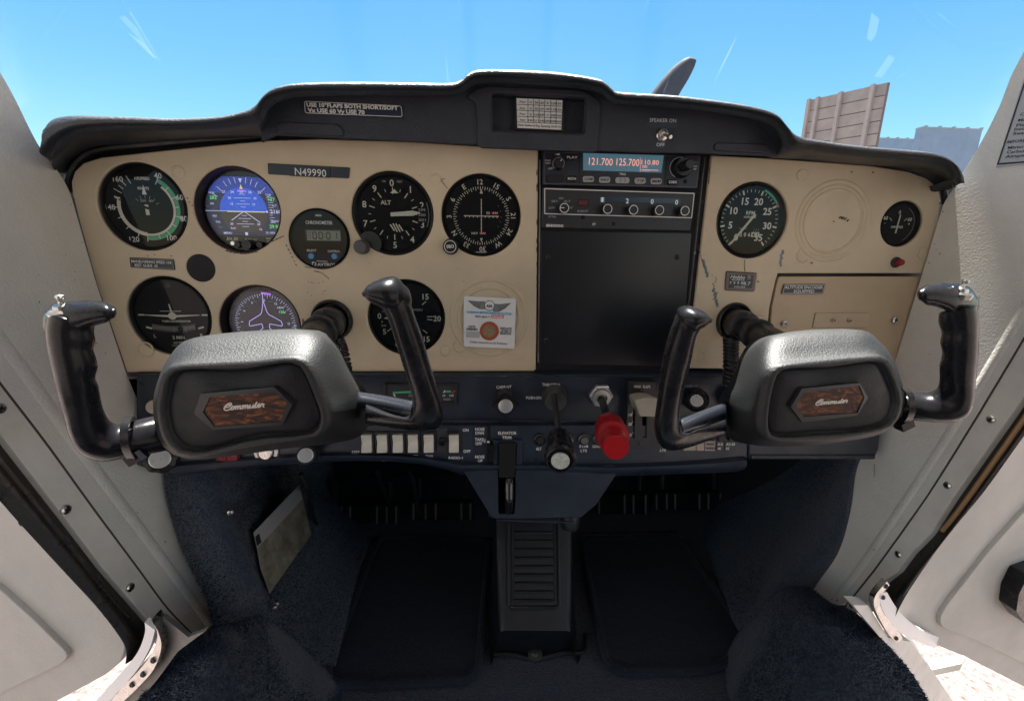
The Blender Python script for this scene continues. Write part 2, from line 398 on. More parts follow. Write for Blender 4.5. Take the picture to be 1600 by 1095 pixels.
def pile(parent, o, n, L=.0027, wd=.0010):
    """carpet tufts: small blades standing on the faces that can be seen"""
    import bmesh
    me = o.data; me.calc_loop_triangles(); tris = []; acc = []; tot = 0
    for t in me.loop_triangles:
        if me.polygons[t.polygon_index].normal.dot(EYE - me.vertices[t.vertices[0]].co) <= 0: continue
        tot += t.area; tris.append(t); acc.append(tot)
    import bisect
    V = []; Fc = []
    for i in range(n):
        t = tris[min(len(tris) - 1, bisect.bisect(acc, random.random() * tot))]; p0, p1, p2 = [me.vertices[k].co for k in t.vertices]
        u, v = random.random(), random.random()
        if u + v > 1: u, v = 1 - u, 1 - v
        p = p0 + (p1 - p0) * u + (p2 - p0) * v; nn = me.polygons[t.polygon_index].normal
        sd = Vector((random.uniform(-1, 1), random.uniform(-1, 1), random.uniform(-1, 1))).normalized(); sd = (sd - nn * sd.dot(nn)).normalized() * wd
        tip = p + nn * L * random.uniform(.5, 1.1) + Vector((random.uniform(-1, 1), random.uniform(-1, 1), random.uniform(-1, 1))) * L * .55
        k = len(V); V += [p - sd * .5, p + sd * .5, tip]; Fc.append((k, k + 1, k + 2))
    mb = MB(); mb.v = V; mb.f = Fc; q = obj('pile', mb, pilem, parent, flat=True, kind='stuff'); return q
def screw(parent, p, r=.003, axis=(0, -1, 0), m=None, name='screw'):
    mb = MB(); ax = Vector(axis).normalized()
    mb.lathe(p, ax, [(r, -.001), (r, .0004), (r * .8, .0010), (r * .3, .0013), (1e-5, .0013)], 16)
    o = obj(name, mb, m or steel, parent)
    u = ax.orthogonal().normalized(); v = ax.cross(u); mb = MB(); rot = Matrix((u, v, ax)).transposed()
    for a in (0, math.pi / 2):
        rr = rot @ Matrix.Rotation(a + .4, 3, 'Z'); mb.box(Vector(p) + ax * .0013, r * 1.1, r * .28, .0004, rr)
    obj('slot', mb, void, o, flat=True); return o
# ================================================================== OUTSIDE
mb = MB(); mb.add([(-600, -600, 0), (600, -600, 0), (600, 600, 0), (-600, 600, 0)], [(0, 1, 2, 3)])
gm = mat('pinkish_gravel_apron', (.22, .175, .16), .9, var=.5, vscale=42, bump=('n', 90, .5, .01), vcol=(.05, .04, .037))
obj('ground', mb, gm, kind='structure', flat=True)
# hangar door beyond the cowling: posts, rows of panels
def wallquad(a, b, topz0, topz1): pass
def hangar_door():
    A = P(1264, 157, 21.0); B = P(1388, 129, 17.5)
    pan = mat('brown_steel_panel', (.40, .325, .27), .7, var=.25, vscale=1.2); post = mat('brown_post', (.46, .37, .32), .6, var=.15, vscale=3)
    pan2 = mat('pale_steel_panel', (.36, .30, .26), .7, var=.2, vscale=2)
    t = thing('hangar_door', ((A.x + B.x) / 2, (A.y + B.y) / 2, 0), 'tall brown panelled hangar door with vertical posts standing beyond the glareshield', 'hangar door')
    h = Vector((B.x - A.x, B.y - A.y, 0)); nrm = Vector((h.y, -h.x, 0)).normalized()
    if nrm.y > 0: nrm = -nrm
    def pt(s, z): return Vector((A.x + h.x * s, A.y + h.y * s, z))
    def top(s): return A.z + (B.z - A.z) * s
    cuts = [0, .16, .47, .86, 1]
    rows = 18
    for i in range(4):
        for r in range(rows):
            z0, z1 = r / rows, (r + 1) / rows
            s0, s1 = cuts[i] + .004, cuts[i + 1] - .004
            q = [pt(s0, top(s0) * z0 + .03), pt(s1, top(s1) * z0 + .03), pt(s1, top(s1) * z1 - .01), pt(s0, top(s0) * z1 - .01)]
            mb = MB(); mb.prism([p + nrm * random.uniform(.02, .05) for p in q], -nrm * .08); obj('door_panel', mb, pan2 if (i, r) == (3, rows - 1) else pan, t, flat=True)
    mb = MB(); mb.prism([pt(0, 0) , pt(1, 0), pt(1, top(1)), pt(0, top(0))], -nrm * .1); obj('backing_wall', mb, mat('brown_joint', (.20, .14, .12), .8), t, flat=True)
    for s in (.03, .16, .47, .86):
        mb = MB(); c = pt(s, top(s) / 2) + nrm * .1; mb.box(c, .15, .12, top(s) + .05, Matrix.Rotation(math.atan2(h.y, h.x), 3, 'Z')); obj('post', mb, post, t, flat=True)
hangar_door()
def shed(name, l, r, yt, yt2, Y, label):
    A = P(l, yt, Y); B = P(r, yt2, Y); mt = mat('blue_grey_cladding', (.26, .34, .43), .6, var=.12, vscale=1.5)
    t = thing(name, ((A.x + B.x) / 2, Y, 0), label, 'screen wall', 'grey screen walls beyond the nose')
    mb = MB(); hh = (A.z + B.z) / 2
    mb.box(((A.x + B.x) / 2, Y + .2, hh / 2), B.x - A.x, .4, hh); obj('wall', mb, mt, t, flat=True)
    rm = mat('hangar_ridge_metal', (.34, .38, .42), .5)
    mb = MB(); mb.box(((A.x + B.x) / 2, Y + .2, hh + .03), B.x - A.x + .05, .45, .06); obj('top_rail', mb, rm, t, flat=True)
    for k in range(5):
        mb = MB(); mb.box((A.x + (B.x - A.x) * (.04 + .23 * k), Y - .05, hh + .075), .16, .16, .06); obj('rail_cap', mb, rm, t, flat=True)
shed('screen_wall', 1368, 1434, 216, 219, 34, 'low blue grey screen wall right of the brown hangar door')
shed('screen_wall', 1441, 1535, 200, 203, 27, 'taller blue grey screen wall rightmost beyond the glareshield end')
# propeller ahead of the cowling
YP = 1.62
pt_ = thing('propeller', P(900, 330, YP), 'dark propeller with one blade rising above the glareshield at right of centre', 'propeller')
hubc = P(905, 330, YP)
bl = [(958, 230, 1000, 250), (998, 172, 1040, 188), (1021, 141, 1060, 150), (1041, 116, 1075, 125), (1060, 98, 1085, 105), (1074, 90, 1088, 95)]
for flip in (0, 1):
    mb = MB(); mb.limb([(*q, YP) for q in bl], .011, n=5, m=16, ex=2, cap=(0, .6))
    if flip: mb.v = [Vector((2 * hubc.x - v.x, v.y, 2 * hubc.z - v.z)) for v in mb.v]
    obj('blade', mb, mat('blade_paint', (.020, .022, .030), .7, var=.5, vscale=18, rvar=.1, vcol=(.05, .05, .065), spec=.2), pt_)
mb = MB(); mb.lathe(hubc + Vector((0, -.08, 0)), (0, 1, 0), [(.12, 0), (.13, .05), (.11, .15), (.06, .25), (.001, .3)], 24); obj('spinner', mb, whitep, pt_)
# cowling and fuselage ahead of the panel
sh = thing('nose_cowling', (0.07, 1.2, CZ - .2), 'white engine cowling ahead of the windshield base', 'cowling')
rs = []
for Y, hw, zt in ((1.02, .50, .10), (1.12, .46, .08), (1.35, .38, .04), (1.5, .28, -.02)):
    rs.append([Vector((.065 + hw * math.copysign(abs(math.cos(a)) ** .7, math.cos(a)), Y, CZ + (zt - .3) + .3 * math.copysign(abs(math.sin(a)) ** .7, math.sin(a)))) for a in [2 * math.pi * k / 28 for k in range(28)]])
mb = MB(); mb.rings(rs); fixn(obj('cowl', mb, whitep, sh))
# ================================================================== CABIN SHELL
# leaning side planes through the panel's left and right edges
LA, LB = P(112, 300, .46), P(198, 581, .46)
RA, RB = P(1472, 310, .46), P(1396, 575, .46)
nL = (LA - LB).cross(Vector((-.15, -1, 0))).normalized()
nR = (RA - RB).cross(Vector((.15, -1, 0))).normalized()
def SL(px, py, d=0):
    p = PN(px, py, LA + Vector((-d, 0, 0)), nL); return p
def SR(px, py, d=0):
    return PN(px, py, RA + Vector((d, 0, 0)), nR)
def onplane(Y, Z, A, n): # x on the side plane
    return Vector((A.x - (n.y * (Y - A.y) + n.z * (Z + CZ - A.z)) / n.x, Y, Z + CZ))
FZ = -.56
fl = MB(); fl.add([(-.33, -.9, CZ + FZ), (.50, -.9, CZ + FZ), (.50, .60, CZ + FZ), (.56, .62, CZ + FZ), (.56, 1.05, CZ + FZ), (-.40, 1.05, CZ + FZ), (-.40, .62, CZ + FZ), (-.33, .60, CZ + FZ)], [(0, 1, 2, 3, 4, 5, 6, 7)])
obj('floor', fl, carpet, kind='structure', flat=True)
mb = MB(); mb.box((.07, 1.0, CZ - .22), 1.3, .02, .8); obj('firewall', mb, mat('dark_firewall', (.012, .013, .016), .7), kind='structure', flat=True)
for s, xt, xb, A, n in ((-1, -.44, -.34, LA, nL), (1, .57, .52, RA, nR)):
    q = [Vector((xt, .475, CZ + .05)), Vector((xt, .99, CZ + .05)), Vector((xb, .99, CZ - .60)), Vector((xb, .475, CZ - .60))]
    mb = MB(); mb.prism(q, (s * .02, 0, 0)); fixn(obj('fuselage_wall', mb, mat('wall_dark', (.012, .013, .017), .8), kind='structure', flat=True))
mb = MB(); mb.box((.065, .76, CZ + .055), 1.06, .48, .03); obj('cowl_deck', mb, black, kind='structure', flat=True)
# cabin behind and above the camera: headliner, rear bulkhead, wing
head = mat('headliner', (.78, .76, .70), .8)
mb = MB(); mb.box((.065, -.32, CZ + .45), 1.16, 1.26, .03); obj('cabin_ceiling', mb, head, kind='structure', flat=True)
mb = MB(); mb.box((.065, -.96, CZ - .1), 1.16, .03, 1.1); obj('rear_wall', mb, mat('rear_cloth', (.19, .185, .18), .9), kind='structure', flat=True)
for x_ in (-.50, .66): mb = MB(); mb.box((x_, .47, CZ + .47), .28, .36, .06); obj('trim_sun_blocker', mb, whitep, kind='structure', flat=True)  # unseen boxes added to keep direct sun off the side trims
mb = MB(); mb.box((.065, -.35, CZ + .54), 9.0, 1.30, .12); obj('wing', mb, whitep, kind='structure', flat=True)
# ------------------------------------------------------------------ side trims (white moulded vinyl)
def sheet(name, poly, fn, m, outward, parent=None, bev=0, rr=.006):
    pts = rpoly([fn(*q) for q in poly], rr, 3) if rr else [fn(*q) for q in poly]
    mb = MB(); mb.prism(pts, outward); o = fixn(obj(name, mb, m, parent, ang=30))
    if bev:
        md = o.modifiers.new('bevel', 'BEVEL'); md.width = bev; md.segments = 3; md.limit_method = 'ANGLE'; md.angle_limit = R_(40)
    return o
tl = thing('side_trim', LB, 'pale grey moulded vinyl side trim left of the instrument panel', 'side trim')
Lout = [(-60, 20), (0, 112), (14, 136), (28, 162), (46, 200), (62, 230), (80, 253), (97, 276), (110, 300), (150, 440), (198, 584), (222, 640), (252, 706), (271, 741), (281, 790), (303, 863), (332, 925), (352, 961), (353, 978), (330, 990), (311, 998), (264, 951), (220, 892), (147, 794), (73, 692), (0, 597), (-60, 515)]
def bulge(fn, poly_fn_inset): pass
sheet('trim_panel', Lout, SL, trim, (-.025, 0, 0), tl, .005)
# soft raised roll that runs down beside the seam
rl = [SL(x, y, .0095) for x, y in [(-40, 500), (30, 590), (95, 680), (160, 765), (225, 850), (285, 930), (318, 975)]]
mb = MB(); mb.tube(smooth(rl, 5), .011, 12); obj('edge_roll', mb, trim, tl)
mb = MB(); mb.tube(smooth([SL(*p, .0005) for p in [(-60, 518), (0, 598.5), (73, 693.5), (147, 795.5), (220, 893.5), (264, 952.5), (310, 999)]], 4), .0008, 6); obj('seam', mb, seamm, tl)
Ls = [(-60, 522), (0, 600), (73, 695), (147, 797), (220, 895), (264, 954), (308, 1001), (283, 1014), (234, 970), (195, 926), (161, 887), (98, 804), (0, 677), (-60, 600)]
st = thing('door_post_strip', SL(147, 840), 'painted metal strip with screws along the left door post', 'metal strip')
sheet('strip', Ls, lambda x, y: SL(x, y, .001), strip, (-.02, 0, 0), st, .002, .002)
for x, y in ((0, 638), (103.6, 796), (204, 917.6), (282, 999)): screw(st, SL(x, y, -.0005), .0042, tuple(-nL if nL.x < 0 else nL))
tr = thing('side_trim', RB, 'pale grey moulded vinyl side trim right of the instrument panel', 'side trim')
Rout = [(1660, -40), (1600, 80), (1580, 117), (1562, 165), (1545, 200), (1520, 245), (1495, 285), (1474, 318), (1440, 430), (1396, 572), (1375, 640), (1372, 690), (1321, 719), (1311, 806), (1294, 873), (1265, 918), (1273, 931), (1302, 945), (1319, 945), (1365, 889), (1448, 773), (1531, 640), (1660, 425)]
sheet('trim_panel', Rout, SR, trim, (.025, 0, 0), tr, .005)
rl = [SR(x, y, .0078) for x, y in [(1640, 430), (1575, 540), (1505, 655), (1430, 770), (1355, 880), (1316, 930)]]
mb = MB(); mb.tube(smooth(rl, 5), .009, 12); obj('edge_roll', mb, trim, tr)
mb = MB(); mb.tube(smooth([SR(*p, .0005) for p in [(1660, 428), (1532, 642), (1449, 774.5), (1366, 890.5), (1320, 947)]], 4), .0008, 6); obj('seam', mb, seamm, tr)
Rs = [(1660, 432), (1533, 644), (1450, 776), (1367, 892), (1321, 949), (1340, 958), (1377, 910), (1402, 893), (1423, 864), (1452, 835), (1489, 777), (1585, 640), (1660, 530)]
st = thing('door_post_strip', SR(1480, 758), 'painted metal strip with screws along the right door post', 'metal strip')
sheet('strip', Rs, lambda x, y: SR(x, y, .001), strip, (.02, 0, 0), st, .002, .002)
for x, y in ((1480, 758), (1403, 866), (1548, 655), (1330, 945)): screw(st, SR(x, y, -.0005), .0036, tuple(nR if nR.x < 0 else -nR))
# printed check list stuck on the right trim
cl = thing('checklist_placard', SR(1585, 230), 'grey checklist placard with dark border on the right side trim', 'placard')
q = [SR(*p, -.0012) for p in [(1556, 262), (1604, 256), (1660, 20), (1610, 90)]]
mb = MB(); mb.prism(q, (.001, 0, 0)); fixn(obj('card', mb, mat('placard_grey', (.42, .44, .46), .4), cl, flat=True))
def strip3(parent, fn, a, b, wpx, m, d, name='marking'):
    ax, ay = a; bx, by = b; l = math.hypot(bx - ax, by - ay); nx, ny = -(by - ay) / l * wpx / 2, (bx - ax) / l * wpx / 2
    mb = MB(); mb.add([fn(ax - nx, ay - ny, d), fn(bx - nx, by - ny, d), fn(bx + nx, by + ny, d), fn(ax + nx, ay + ny, d)], [(0, 1, 2, 3)]); return obj(name, mb, m, parent, flat=True)
strip3(cl, SR, (1558.5, 258), (1612, 96), 2.4, ink, -.0016, 'border'); strip3(cl, SR, (1558, 256.5), (1604, 253), 2.4, ink, -.0017, 'border')
def side_text(parent, t, x0, y0, x1, y1, hpx, m, fn, d):
    vs, fs, W = textmesh(t, .012, 0); k = hpx / .72; L = math.hypot(x1 - x0, y1 - y0); cx, cy = (x0 + x1) / 2, (y0 + y1) / 2; a = math.atan2(y1 - y0, x1 - x0)
    mb = MB(); mb.add([fn(cx + (x * L / W) * math.cos(a) + y * k * math.sin(a) + y * k * .35, cy + (x * L / W) * math.sin(a) - y * k * math.cos(a), d) for x, y in vs], fs)
    return obj('lettering', mb, m, parent, flat=True)
for t, x0, y0, x1, y1 in (('Cabin', 1594, 179, 1622, 176), ('Mixture', 1591, 188, 1624, 185), ('Flaps -', 1588, 196, 1622, 193), ('Instruments', 1585, 202, 1634, 199), ('Seats -', 1583, 209, 1616, 206), ('BEFORE LANDING', 1574, 222, 1640, 216), ('Mixture - Rich', 1575, 231, 1630, 226), ('Carburetor', 1573, 238, 1620, 234), ('Airspeed -', 1571, 245, 1618, 241)):
    side_text(cl, t, x0, y0, x1, y1, 4.6, ink, SR, -.0018)
def specks(parent, fn, n, box, extra=()):
    mb = MB()
    for k in range(n + len(extra)):
        if k < n: x, y, r = random.uniform(*box[0]), random.uniform(*box[1]), random.uniform(.5, 1.3)
        else: x, y, r = extra[k - n]
        m_ = random.randint(5, 7); mb.add([fn(x + r * random.uniform(.5, 1.4) * math.cos(q * 2 * math.pi / m_), y + r * random.uniform(.5, 1.6) * math.sin(q * 2 * math.pi / m_), -.0012) for q in range(m_)], [tuple(range(m_))])
    return obj('scuffs', mb, mat('scuff', (.17, .15, .12), .8), parent, flat=True, kind='stuff')
specks(tl, lambda x, y, d: SL(x, y, d), 16, ((60, 150), (300, 640)), [(147, 534, 1.6), (150, 536, 1.2), (165, 552, 1), (258, 846, 1.2), (215, 800, 1), (111, 320, 1.2)])
specks(tr, lambda x, y, d: SR(x, y, d), 12, ((1440, 1560), (330, 600)), [(1366, 726 + k * 2.6, .9) for k in range(8)] + [(1365, 858, 1.4), (1300, 936, 1.5), (1308, 938, 1.8)])
# ------------------------------------------------------------------ doors
def door_l(px, py, off=0):
    return PN(px, py, Vector((-.36, .415 + off, CZ)), Vector((.28, 1, 0)).normalized())
dl = thing('cabin_door', door_l(235, 985), 'pale vinyl lined cabin door standing open at the left', 'door')
Dl = [(-80, 650), (0, 765), (49, 824), (98, 877), (147, 931), (178, 966), (193, 992), (196, 1012), (190, 1032), (166, 1053), (88, 1095), (-80, 1190)]
sheet('inner_panel', Dl, door_l, doorm, (.006, .03, 0), dl, .009, .012)
Dl2 = [(-80, 866), (0, 921), (49, 965), (107, 1022), (100, 1034), (0, 1083), (-80, 1125)]
sheet('armrest_recess', Dl2, lambda x, y: door_l(x, y, -.006), doorm, (.002, .01, 0), dl, .006, .01)
for x, y in ((167, 960), (34, 817)): screw(dl, door_l(x, y, -.0006), .0045, (-.2, -1, 0), darkst)
def seal_mesh(name, line_a, line_b, fn, dep, m, parent):
    """rubber profile filling the gap between two image curves"""
    a = smooth([fn(*p) for p in line_a], 4); b = smooth([fn(*p) for p in line_b], 4); rs = []
    for p, q in zip(a, b):
        mid = (p + q) / 2; h = (q - p) / 2; dv = Vector(dep)
        rs.append([mid + h * math.cos(t) * (1) + dv * (math.sin(t)) * (1 + .25 * math.cos(3 * t)) for t in [2 * math.pi * k / 16 for k in range(16)]])
    mb = MB(); mb.rings(rs); return fixn(obj(name, mb, m, parent, ang=60))
def mid_l(x, y): return SL(x, y, .012)
sl_ = thing('door_seal', mid_l(98, 840), 'black rubber seal between the left door post and the open door', 'seal')
seal_mesh('seal_profile', [(-60, 590), (0, 668), (98, 796), (161, 880), (195, 920), (225, 958), (246, 988)], [(-60, 690), (0, 775), (98, 884), (150, 940), (185, 985), (198, 1010), (196, 1032)], mid_l, (-.006, .012, 0), seal, sl_)
lp = [mid_l(x, y) for x, y in [(-60, 625), (0, 700), (98, 822), (165, 905), (205, 950)]]
mb = MB(); mb.tube(smooth([p + Vector((.006, -.010, 0)) for p in lp], 5), .0025, 8); obj('inner_lip', mb, seal, sl_)
# sunlit aluminium door sill channel, left
def sill_l(x, y): return PN(x, y, Vector((-.345, .36, CZ)), Vector((.55, 1, 0)).normalized())
ch = thing('door_sill_channel', sill_l(200, 1050), 'bright aluminium channel curving under the left door corner', 'sill channel')
mb = MB(); A_ = smooth([sill_l(*p) for p in [(226, 972), (226, 990), (214, 1020), (188, 1052), (148, 1097), (110, 1140)]], 6); B_ = smooth([sill_l(*p) for p in [(242, 984), (234, 1012), (217, 1042), (198, 1066), (172, 1097), (140, 1140)]], 6)
mb.rings([[a, b, b + Vector((0, .006, 0)), a + Vector((0, .006, 0))] for a, b in zip(A_, B_)]); fixn(obj('channel', mb, whitep, ch, ang=50))
mb = MB(); A_ = smooth([sill_l(*p) for p in [(236, 968), (246, 990), (238, 1018), (214, 1050), (184, 1080), (150, 1120)]], 6); B_ = smooth([sill_l(*p) for p in [(246, 984), (252, 1010), (240, 1045), (214, 1075), (190, 1098), (160, 1130)]], 6)
mb.rings([[a, b, b + Vector((0, .012, 0)), a + Vector((0, .012, 0))] for a, b in zip(A_, B_)]); fixn(obj('edge_flange', mb, steel, ch, ang=50))
mb = MB(); q = [sill_l(*p) + Vector((0, .008, 0)) for p in [(244, 975), (284, 1008), (312, 998), (268, 1030), (236, 1074), (214, 1100), (190, 1140), (150, 1130), (196, 1068), (238, 1020)]]; mb.prism(q, (0, .004, 0)); fixn(obj('sill_plate', mb, mat('worn_sill', (.12, .115, .105), .5, .3, var=.5, vscale=30), ch, flat=True))
for x, y in ((224, 1052), (207, 1068), (240, 1030)): screw(ch, sill_l(x, y) + Vector((0, -.001, 0)), .0028, (-.5, -1, 0), darkst)
# right door
def door_r(px, py, off=0):
    return PN(px, py, Vector((.55, .47 + off, CZ)), Vector((-.22, 1, 0)).normalized())
dr = thing('cabin_door', door_r(1400, 970), 'pale vinyl lined cabin door standing open at the right', 'door')
Dr = [(1690, 530), (1600, 668), (1531, 760), (1473, 827), (1419, 908), (1403, 935), (1400, 962), (1410, 980), (1448, 1001), (1510, 1026), (1600, 1072), (1690, 1120)]
sheet('inner_panel', Dr, door_r, doorm, (-.006, .03, 0), dr, .009, .012)
Dr2 = [(1690, 715), (1600, 800), (1545, 862), (1480, 945), (1468, 965), (1472, 980), (1530, 1002), (1600, 1036), (1690, 1075)]
sheet('armrest_recess', Dr2, lambda x, y: door_r(x, y, -.006), doorm, (-.002, .01, 0), dr, .006, .012)
mb = MB(); mb.prism(rpoly([door_r(*p, -.03) for p in [(1592, 928), (1606, 900), (1660, 880), (1670, 990), (1604, 976), (1588, 955)]], .004), (0, .03, 0)); fixn(obj('handle', mb, gloss, dr))
def mid_r(x, y): return SR(x, y, .012)
sr = thing('door_seal', mid_r(1480, 810), 'black rubber seal between the right door post and the open door', 'seal')
seal_mesh('seal_profile', [(1660, 530), (1585, 645), (1489, 781), (1452, 838), (1423, 868), (1398, 902), (1368, 935)], [(1690, 560), (1608, 660), (1535, 762), (1476, 832), (1424, 908), (1408, 935), (1392, 968)], mid_r, (.006, .012, 0), seal, sr)
mb = MB(); mb.tube(smooth([mid_r(x, y) + Vector((-.006, -.010, 0)) for x, y in [(1680, 515), (1600, 632), (1500, 775), (1465, 820)]], 5), .0022, 8); obj('inner_lip', mb, mat('amber_seal_edge', (.35, .20, .09), .4), sr)
def sill_r(x, y): return PN(x, y, Vector((.47, .375, CZ)), Vector((-.5, 1, 0)).normalized())
ch = thing('door_sill_channel', sill_r(1390, 960), 'bright aluminium channel curving under the right door corner', 'sill channel')
mb = MB(); A_ = smooth([sill_r(*p) for p in [(1374, 926), (1378, 950), (1396, 978), (1425, 998), (1460, 1012)]], 6); B_ = smooth([sill_r(*p) for p in [(1386, 925), (1398, 945), (1412, 962), (1440, 984), (1480, 1000)]], 6)
mb.rings([[a, b, b + Vector((0, .006, 0)), a + Vector((0, .006, 0))] for a, b in zip(A_, B_)]); fixn(obj('channel', mb, whitep, ch, ang=50))
mb = MB(); A_ = smooth([sill_r(*p) for p in [(1386, 908), (1368, 930), (1367, 950), (1382, 980), (1394, 997), (1404, 1002)]], 6); B_ = smooth([sill_r(*p) for p in [(1390, 914), (1376, 932), (1378, 952), (1394, 976), (1408, 992), (1410, 998)]], 6)
mb.rings([[a, b, b + Vector((0, .006, 0)), a + Vector((0, .006, 0))] for a, b in zip(A_, B_)]); fixn(obj('edge_flange', mb, steel, ch, ang=50))
q = [sill_r(*p) + Vector((0, .004, 0)) for p in [(1338, 950), (1362, 950), (1392, 1000), (1428, 1006), (1458, 1047), (1492, 1097), (1540, 1180), (1480, 1180), (1440, 1097), (1390, 1012)]]
mb = MB(); mb.prism(q, (0, .012, 0)); fixn(obj('sill_plate', mb, strip, ch, flat=True))
q = [sill_r(*p) + Vector((0, .03, 0)) for p in [(1425, 1003), (1443, 1010), (1465, 1040), (1457, 1048)]]
mb = MB(); mb.prism(q, (0, .01, 0)); fixn(obj('step_bracket', mb, whitep, ch, flat=True))
for x, y in ((1384, 915), (1379, 932), (1400, 996)): screw(ch, sill_r(x, y) + Vector((0, -.001, 0)), .0026, (.5, -1, 0), darkst)
# step plate on the strut below the right door
q = [PZ(x, y, -.95) for x, y in [(1448, 1030), (1510, 1022), (1503, 1036), (1456, 1046)]]
mb = MB(); mb.prism(q, (0, 0, -.02)); tag(fixn(obj('entry_step', mb, mat('step_paint', (.45, .42, .38), .5), flat=True)), 'small painted entry step outside below the right door', 'step')
# ------------------------------------------------------------------ carpets
def carpet_side_(sgn, fn, edge, mid, floorl, top, label):
    pass
cw = thing('kick_carpet', SL(303, 863), 'navy carpet on the left footwell wall behind the map pocket', 'carpet')
ctrl = [[SL(255, 712, -.003), P(330, 712, .47), P(420, 712, .60), P(520, 712, .90)],
        [SL(256, 742, -.006), P(345, 745, .46), P(430, 750, .60), P(520, 760, .88)],
        [SL(266, 800, -.006), P(360, 805, .45), P(455, 800, .58), P(545, 806, .80)],
        [SL(288, 866, -.006), P(378, 870, .43), P(470, 880, .54), P(575, 845, .72)],
        [SL(320, 930, -.006), P(398, 945, .41), P(470, 960, .49), P(558, 900, .60)],
        [SL(336, 988, -.006), P(410, 1005, .395), P(475, 1030, .44), P(525, 1040, .475)]]
mb = MB(); mb.grid(ctrl, 6, 5, (-.004, .012, -.004)); pile(cw, fixn(obj('carpet_panel', mb, carpet, cw, ang=60)), 26000)
cm = thing('sill_carpet', P(400, 1060, .36), 'raised navy carpet hump by the left door sill', 'carpet')
ctrl = [[SL(309, 996, -.006), SL(350, 970, -.010), P(392, 972, .388), P(432, 992, .392), P(478, 1032, .405), P(524, 1088, .41), P(520, 1140, .46)],
        [SL(264, 1029, -.008), P(330, 1015, .345), P(385, 1015, .350), P(430, 1035, .355), P(470, 1065, .37), P(505, 1110, .375), P(510, 1180, .44)],
        [SL(230, 1073, -.008), P(300, 1070, .315), P(370, 1065, .320), P(420, 1085, .325), P(455, 1110, .335), P(490, 1150, .345), P(500, 1240, .42)],
        [SL(200, 1120, -.008), P(270, 1150, .285), P(350, 1150, .29), P(410, 1160, .30), P(450, 1180, .31), P(480, 1200, .32), P(490, 1300, .40)]]
mb = MB(); mb.grid(ctrl, 6, 6, (.0, .014, -.006)); pile(cm, fixn(obj('carpet_panel', mb, carpet, cm, ang=60)), 30000)
cw = thing('kick_carpet', SR(1300, 860), 'navy carpet on the right footwell wall', 'carpet')
ctrl = [[SR(1350, 708, -.001), SR(1322, 716, -.004), P(1250, 718, .62), P(1130, 730, .92)],
        [SR(1340, 740, .01), SR(1318, 745, -.008), P(1235, 760, .60), P(1100, 790, .86)],
        [SR(1330, 800, .01), SR(1311, 806, -.009), P(1215, 820, .57), P(1085, 838, .76)],
        [SR(1315, 866, .01), SR(1293, 868, -.010), P(1200, 890, .51), P(1110, 905, .62)],
        [SR(1290, 910, .01), SR(1264, 916, -.012), P(1185, 950, .46), P(1140, 965, .525)],
        [SR(1275, 935, .01), SR(1250, 950, -.012), P(1185, 985, .44), P(1160, 1003, .49)]]
mb = MB(); mb.grid(ctrl, 5, 5, (.004, .012, -.004)); pile(cw, fixn(obj('carpet_panel', mb, carpet, cw, ang=60)), 26000)
cm = thing('sill_carpet', P(1300, 1040, .36), 'raised navy carpet hump by the right door sill', 'carpet')
ctrl = [[P(1130, 1120, .46), P(1140, 1045, .45), P(1172, 985, .44), P(1225, 935, .435), SR(1262, 918, -.016), SR(1300, 944, -.010), SR(1340, 958, -.008)],
        [P(1120, 1180, .42), P(1150, 1080, .405), P(1200, 1010, .40), P(1250, 970, .395), P(1290, 968, .39), P(1330, 985, .385), SR(1386, 1006, -.006)],
        [P(1120, 1240, .39), P(1170, 1120, .375), P(1225, 1040, .37), P(1280, 1010, .365), P(1325, 1010, .36), P(1370, 1025, .355), SR(1424, 1050, -.006)],
        [P(1130, 1280, .36), P(1200, 1170, .345), P(1260, 1080, .34), P(1320, 1060, .335), P(1370, 1065, .33), P(1415, 1080, .325), SR(1452, 1097, -.006)],
        [P(1160, 1320, .33), P(1250, 1230, .315), P(1310, 1160, .31), P(1380, 1140, .305), P(1420, 1150, .30), P(1450, 1160, .295), SR(1500, 1180, -.006)]]
mb = MB(); mb.grid(ctrl, 6, 6, (0, .014, -.006)); pile(cm, fixn(obj('carpet_panel', mb, carpet, cm, ang=60)), 34000)
# floor mats with bound edges
def floormat(pts, label):
    t = thing('floor_mat', PZ(pts[0][0], pts[0][1], FZ), label, 'floor mat', 'carpet floor mats in the footwells')
    q = rpoly([PZ(x, y, FZ + .010) for x, y in pts], .03, 6); mb = MB(); mb.prism(q, (0, 0, -.012)); fixn(obj('mat_carpet', mb, matc, t, ang=30))
    mb = MB(); mb.tube(q + [q[0]], .0055, 8, False); obj('bound_edge', mb, matc, t)
floormat([(592, 838), (764, 842), (746, 1062), (503, 1070)], 'dark floor mat left of the central tunnel')
floormat([(908, 842), (1062, 838), (1172, 1000), (1120, 1046), (950, 1050)], 'dark floor mat right of the central tunnel')
